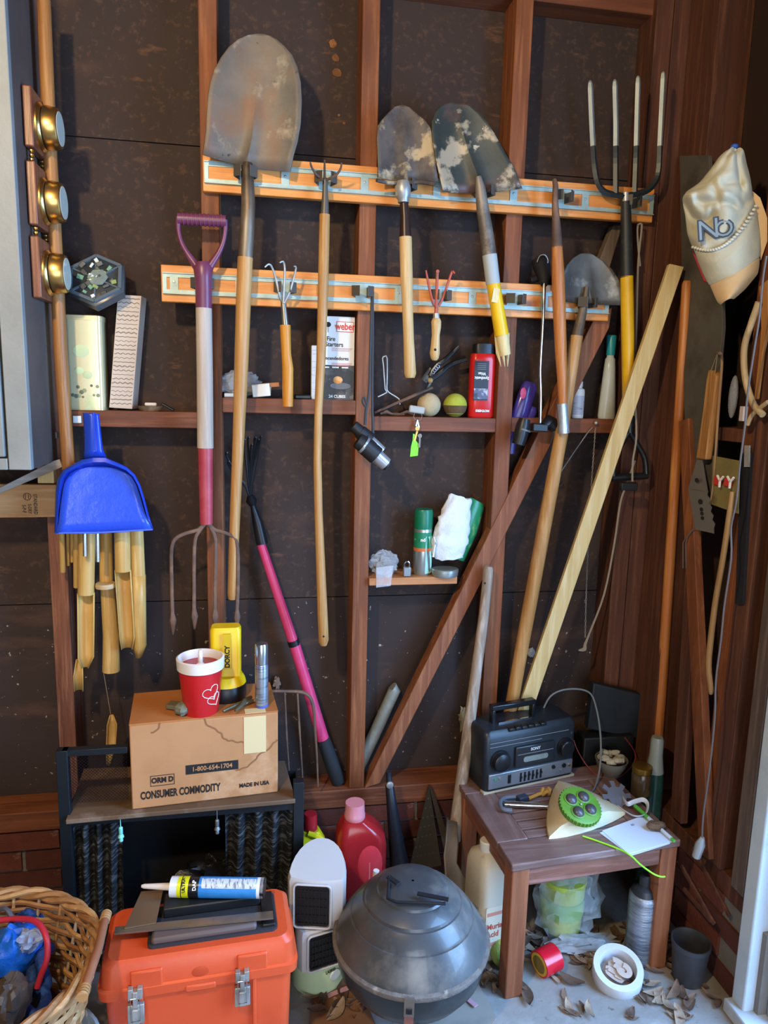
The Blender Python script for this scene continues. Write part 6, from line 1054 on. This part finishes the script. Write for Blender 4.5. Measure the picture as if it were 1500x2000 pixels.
b = MB(); q = [P(*u) for u in ((1120,1445,-.07),(1130,1470,-.09),(1150,1500,-.12),(1175,1520,-.15),(1205,1520,-.15),(1235,1495,-.12),(1240,1470,-.09),(1220,1440,-.075))]; b.tube(*smooth(q, [.0018]*8, 5), 6); tag(b.build('red_wire', M('red_wire','7d2a2a',.5)), 'thin red wire looping around the shell bowl', 'wire')
# under the table
pj = V((.606,-.318,0)); Hj = P(955,1632,-.30).z; JW = M('dirty_white_jug','b9b2a0',.5,0,[('a39a86',5,.45,.65),('7a5530',7,.56,.68)],.05,30)
t = thing('acid_jug', pj, 'dirty white plastic jug of muriatic acid under the table', 'jug'); T = Matrix.Translation(pj) @ Matrix.Rotation(.2, 4, 'Z')
b = MB(); b.loft([ring(T, rect(ox*.1,0,.105*a,.11*c2,.022,4), Hj*h) for h, a, c2, ox in ((0,.92,.92,0),(.02,1,1,0),(.66,1,1,0),(.80,.97,.97,0),(.87,.78,.84,-.05),(.92,.42,.5,-.1),(.935,.3,.3,-.12))]); b.build('body', JW, t)
b = MB(T); b.lathe([(.019,Hj*.92),(.02,Hj*.93),(.02,Hj),(.017,Hj*1.01)], (-.014,0,0), n=18); b.build('cap', M('jug_cap','c9c6bc',.4), t)
b = MB(T); b.tube(*smooth([V((-.02,-.03,Hj*.86)), V((.03,-.052,Hj*.80)), V((.046,-.056,Hj*.66))], [.011,.012,.01], 6), 10); b.build('grip', JW, t)
fj = T @ face((0,-.0553,0)); b = MB(fj); b.bx(-.04,.045,.035,.165,0,.0008); jl = b.build('label', M('jug_label','c2b8a2',.6), t)
LR = M('label_red','a8483a',.7); text('Muriatic', .022, fj @ Matrix.Translation((-.036,.108,.0012)), LR, jl, align='LEFT', off=.0005, sx=.9); text('Acid', .022, fj @ Matrix.Translation((-.036,.085,.0012)), LR, jl, align='LEFT', off=.0005, sx=.9)
for z_ in (.14, .052): b = MB(fj); b.bx(-.036,.042,z_,z_+.01,.0008,.0014); b.build('label_print', M('label_pale_red','b87a6a',.7), jl)
p = PZ(983,1862,.033); b = MB(); b.ball((p.x,p.y,.034), .034, 24); tag(b.build('tennis_ball', M('tennis_felt','a3b45a',.95,0,[('90a04a',14,.4,.7)],.3,150)), 'green tennis ball on the floor behind the front table leg', 'ball')
p = V((.83,-.29,0)); t = thing('bagged_tub', p, 'yellow-green tub inside a clear plastic bag under the table', 'tub'); b = MB(); b.lathe([(.055,.02),(.062,.16),(.064,.162),(.064,.175),(.05,.177)], p, n=28); b.build('tub', M('tub_green','a9b848',.4,0,[('98a83c',6,.45,.7)]), t)
b = MB(); b.lathe([(.0605,.07),(.062,.12)], p, n=28, cap=False); b.build('tub_label', M('tub_label','7fae4c',.4,0,[('d8e48a',14,.55,.65)]), t)
b = MB(); crumple(b, p+V((.01,-.005,.105)), .098, .35, 71, 30, (.95,.75,1.08)); bg = b.build('bag', M('clear_bag','c3ccd2',.12,0,[('e2e8ec',9,.58,.68)],.7,22,alpha=.26), t)
b = MB(); crumple(b, p+V((.03,-.075,.018)), .05, .5, 75, 20, (1.8,.6,.3)); b.build('bag_skirt', M('clear_bag2','b9c3cc',.15,0,(),.7,30,alpha=.5), t)
p = V((1.0,-.415,0)); H = P(1250,1728,-.415).z; t = thing('foil_canister', p, 'silver wrapped canister with dark top standing by the right table leg', 'canister')
b = MB(); b.lathe([(.036,0),(.038,.004),(.038,H*.86),(.034,H*.9)], p, n=28); b.build('body', M('foil','a3a9b4',.35,.75,[('7d848f',30,.45,.6,(.4,.4,3))],.3,50,(.5,.5,4)), t); b = MB(); b.lathe([(.034,H*.89),(.028,H*.97),(.016,H),(.016,H*1.12),(.012,H*1.14)], p, n=24); b.build('top', M('canister_top','3a3c40',.4,.5), t)
p = V((.91,-.2,0)); b = MB(); b.loft([ring(Matrix.Translation(p), rect(0,0,.10*s,.07*s,.015,4), z) for z, s in ((0,.95),(.01,1),(.2,1),(.24,.8),(.27,.5))]); tag(b.build('dark_jug', M('dark_jug','343a40',.35)), 'dark smoky jug at the back under the table', 'jug')
p = V((.735,-.425,.032)); t = thing('red_tape_roll', (p.x,p.y,0), 'roll of glossy red tape with yellow core beside the front table leg', 'tape roll'); axr = V((.93,.32,0.05)).normalized()
b = MB(); b.lathe([(.028,-.027),(.0335,-.027),(.0335,.027),(.028,.027)], p+V((0,0,.002)), axr, 32); b.build('tape', M('red_tape','c2182c',.2), t); b = MB(); b.lathe([(.022,-.0285),(.0285,-.0285),(.0285,-.026),(.022,-.026)], p+V((0,0,.002)), axr, 28, cap=False); b.build('core', M('yellow_core','b8922c',.6), t); b = MB(); b.lathe([(.022,-.028),(.021,-.020)], p+V((0,0,.002)), axr, 28); b.build('core_hole', M('core_hole','6a5420',.8), t)
p = PZ(1206,1898,.03); na = V((-.12,-.28,.95)).normalized(); t = thing('white_tape_roll', (p.x,p.y,0), 'large white tape roll stuffed with loose tape on the floor in front of the table', 'tape roll')
b = MB(); b.lathe([(.047,-.022),(.061,-.022),(.062,-.02),(.062,.02),(.061,.022),(.046,.022),(.045,.02),(.045,-.022)], p, na, 40, cap=False); b.build('tape', M('white_tape','c6cbd4',.6,0,[('b8bec8',10,.5,.7)]), t); b = MB(); b.lathe([(.0455,-.018),(.001,-.018)], p, na, 30, cap=False); b.build('inner_floor', M('tape_inside','8d7c70',.8), t)
nx = V((1,0,0)); nx = (nx-na*nx.dot(na)).normalized(); ny = na.cross(nx)
for k in range(6):
    b = MB(); q = [p+nx*(.012*math.cos(a*1.0+k)+.02*math.cos(k*1.3)*.7)+ny*(.014*math.sin(a+k*.4)+.012*math.sin(k*2))+na*(.004*k-.006) for a in [j*.32 for j in range(16)]]; b.tube(q, .007, 4, flat=.18, up=na); b.build('loose_tape', M('loose_tape','b9a89c',.7), t)
p = V((1.09,-.50,0)); b = MB(); b.lathe([(.036,0),(.038,.004),(.046,.10),(.048,.10),(.048,.112),(.045,.112),(.042,.1),(.034,.012)], p, n=30); tag(b.build('flower_pot', M('dark_pot','34363c',.5,0,[('45464a',12,.5,.7)])), 'small dark pot on the floor by the right wall', 'pot')
# sticks leaning on the right footing
for k, (a, c2, lb) in enumerate((((1330,1690),(1395,1805),'upper thin brown stick leaning in the right corner'), ((1335,1735),(1390,1800),'lower thin brown stick leaning in the right corner'), ((1352,1655),(1425,1790),'long thin brown stick leaning against the right sill'))):
    b = MB(); b.bar(PX(*a, 1.10+.015*k), PX(*c2, 1.12+.015*k), .012, .006, (-1,0,0)); tag(b.build('thin_stick', W_DARK, bev=.001), lb, 'stick', 'sticks in the right corner')
# floor litter: cardboard, strips, dry leaves
b = MB(); b.prism([PZ(820,1990,.002), PZ(935,1925,.002), PZ(970,1990,.002), PZ(925,2060,.002), PZ(820,2060,.002)], (0,0,.004)); o = b.build('cardboard_scrap', M('grey_card','8f847a',.85,0,[('7a7068',6,.45,.65)]), smooth=False); tag(o, 'flattened greyish cardboard scrap under the front of the grill', 'cardboard', 'cardboard on the floor')
b = MB(); b.prism([PZ(612,1935,.002), PZ(700,1925,.002), PZ(745,2030,.002), PZ(600,2060,.002)], (0,0,.004)); tag(b.build('cardboard_scrap', M('brown_card','7a5334',.85,0,[('6b462a',6,.45,.65)]), smooth=False), 'brown cardboard scrap on the floor between toolbox and grill', 'cardboard', 'cardboard on the floor')
for k, (a, c2, lb) in enumerate((((895,1935),(930,1965),'pink paper strip under the right of the grill'), ((640,1945),(690,1925),'pinkish paper strip in front of the heater'))): b = MB(); b.bar(PZ(*a, .008), PZ(*c2, .012), .012, .002, (0,0,1)); tag(b.build('paper_strip', M('pink_strip','b98a94',.7)), lb, 'paper', 'paper strips on the floor')
LM = [M('leaf_a','7d6654',.85,0,[('5f4a3c',18,.45,.6)],.3,60), M('leaf_b','9a8672',.85,0,[('7d6956',18,.45,.6)],.3,60), M('leaf_c','5c4638',.85,0,[('463428',18,.45,.6)],.3,60)]
lm = []
for k in range(6):
    b = MB(); n_ = 7; L = .075; w0 = .011+.003*(k%3); cur = (.3, -.25, .5, .15, -.4, .35)[k]; vs = []
    for i in range(n_):
        f = i/(n_-1); wd = w0*math.sin(math.pi*(f*.92+.04))**.8; x = (f-.5)*L; y = .012*math.sin(f*2.6)*(1 if k % 2 else -1); z = abs(cur)*.018*(f-.5)**2*4+.002
        for s, zz_ in ((-1, .006*abs(cur)*2), (0, 0), (1, .006*abs(cur)*2)): vs.append(V((x, y+wd*s, z+zz_)))
    b.add(vs, [(i*3+j, i*3+j+1, (i+1)*3+j+1, (i+1)*3+j) for i in range(n_-1) for j in range(2)]); o = b.build('dry_leaf', LM[k % 3], loc=(0,0,0), ang=70); lm.append(o.data); bpy.data.objects.remove(o)
spots = []
for n_, x0, x1, y0, y1, where in ((95,1000,1320,1815,1885,'under the side table'), (45,1225,1425,1880,1990,'between the white tape roll and the right wall'), (22,600,760,1925,1995,'in front of the heater'), (18,930,1010,1870,1935,'between the grill and the front table leg'), (10,1010,1200,1900,1990,'on the bare concrete before the red tape roll')):
    for _ in range(n_): spots.append((random.uniform(x0, x1), random.uniform(y0, y1), where))
rl = random.Random(5)
for x, y, where in spots:
    p = PZ(x, y, 0)
    if p.x > XR-.04 or ((p.x-gc.x)**2+(p.y-gc.y)**2)**.5 < .1: continue
    k = rl.randrange(6); o = bpy.data.objects.new('dry_leaf', lm[k]); COL.objects.link(o); o.location = p + V((0,0,.001+rl.random()*.006)); o.rotation_euler = (rl.uniform(-.15,.15), rl.uniform(-.15,.15), rl.uniform(0,6.28)); s = rl.uniform(.4,.95); o.scale = (s, s, s)
    tag(o, ('brown', 'pale tan', 'dark brown')[k % 3] + ' dry leaf lying ' + where, 'leaf', 'dry leaves ' + where)
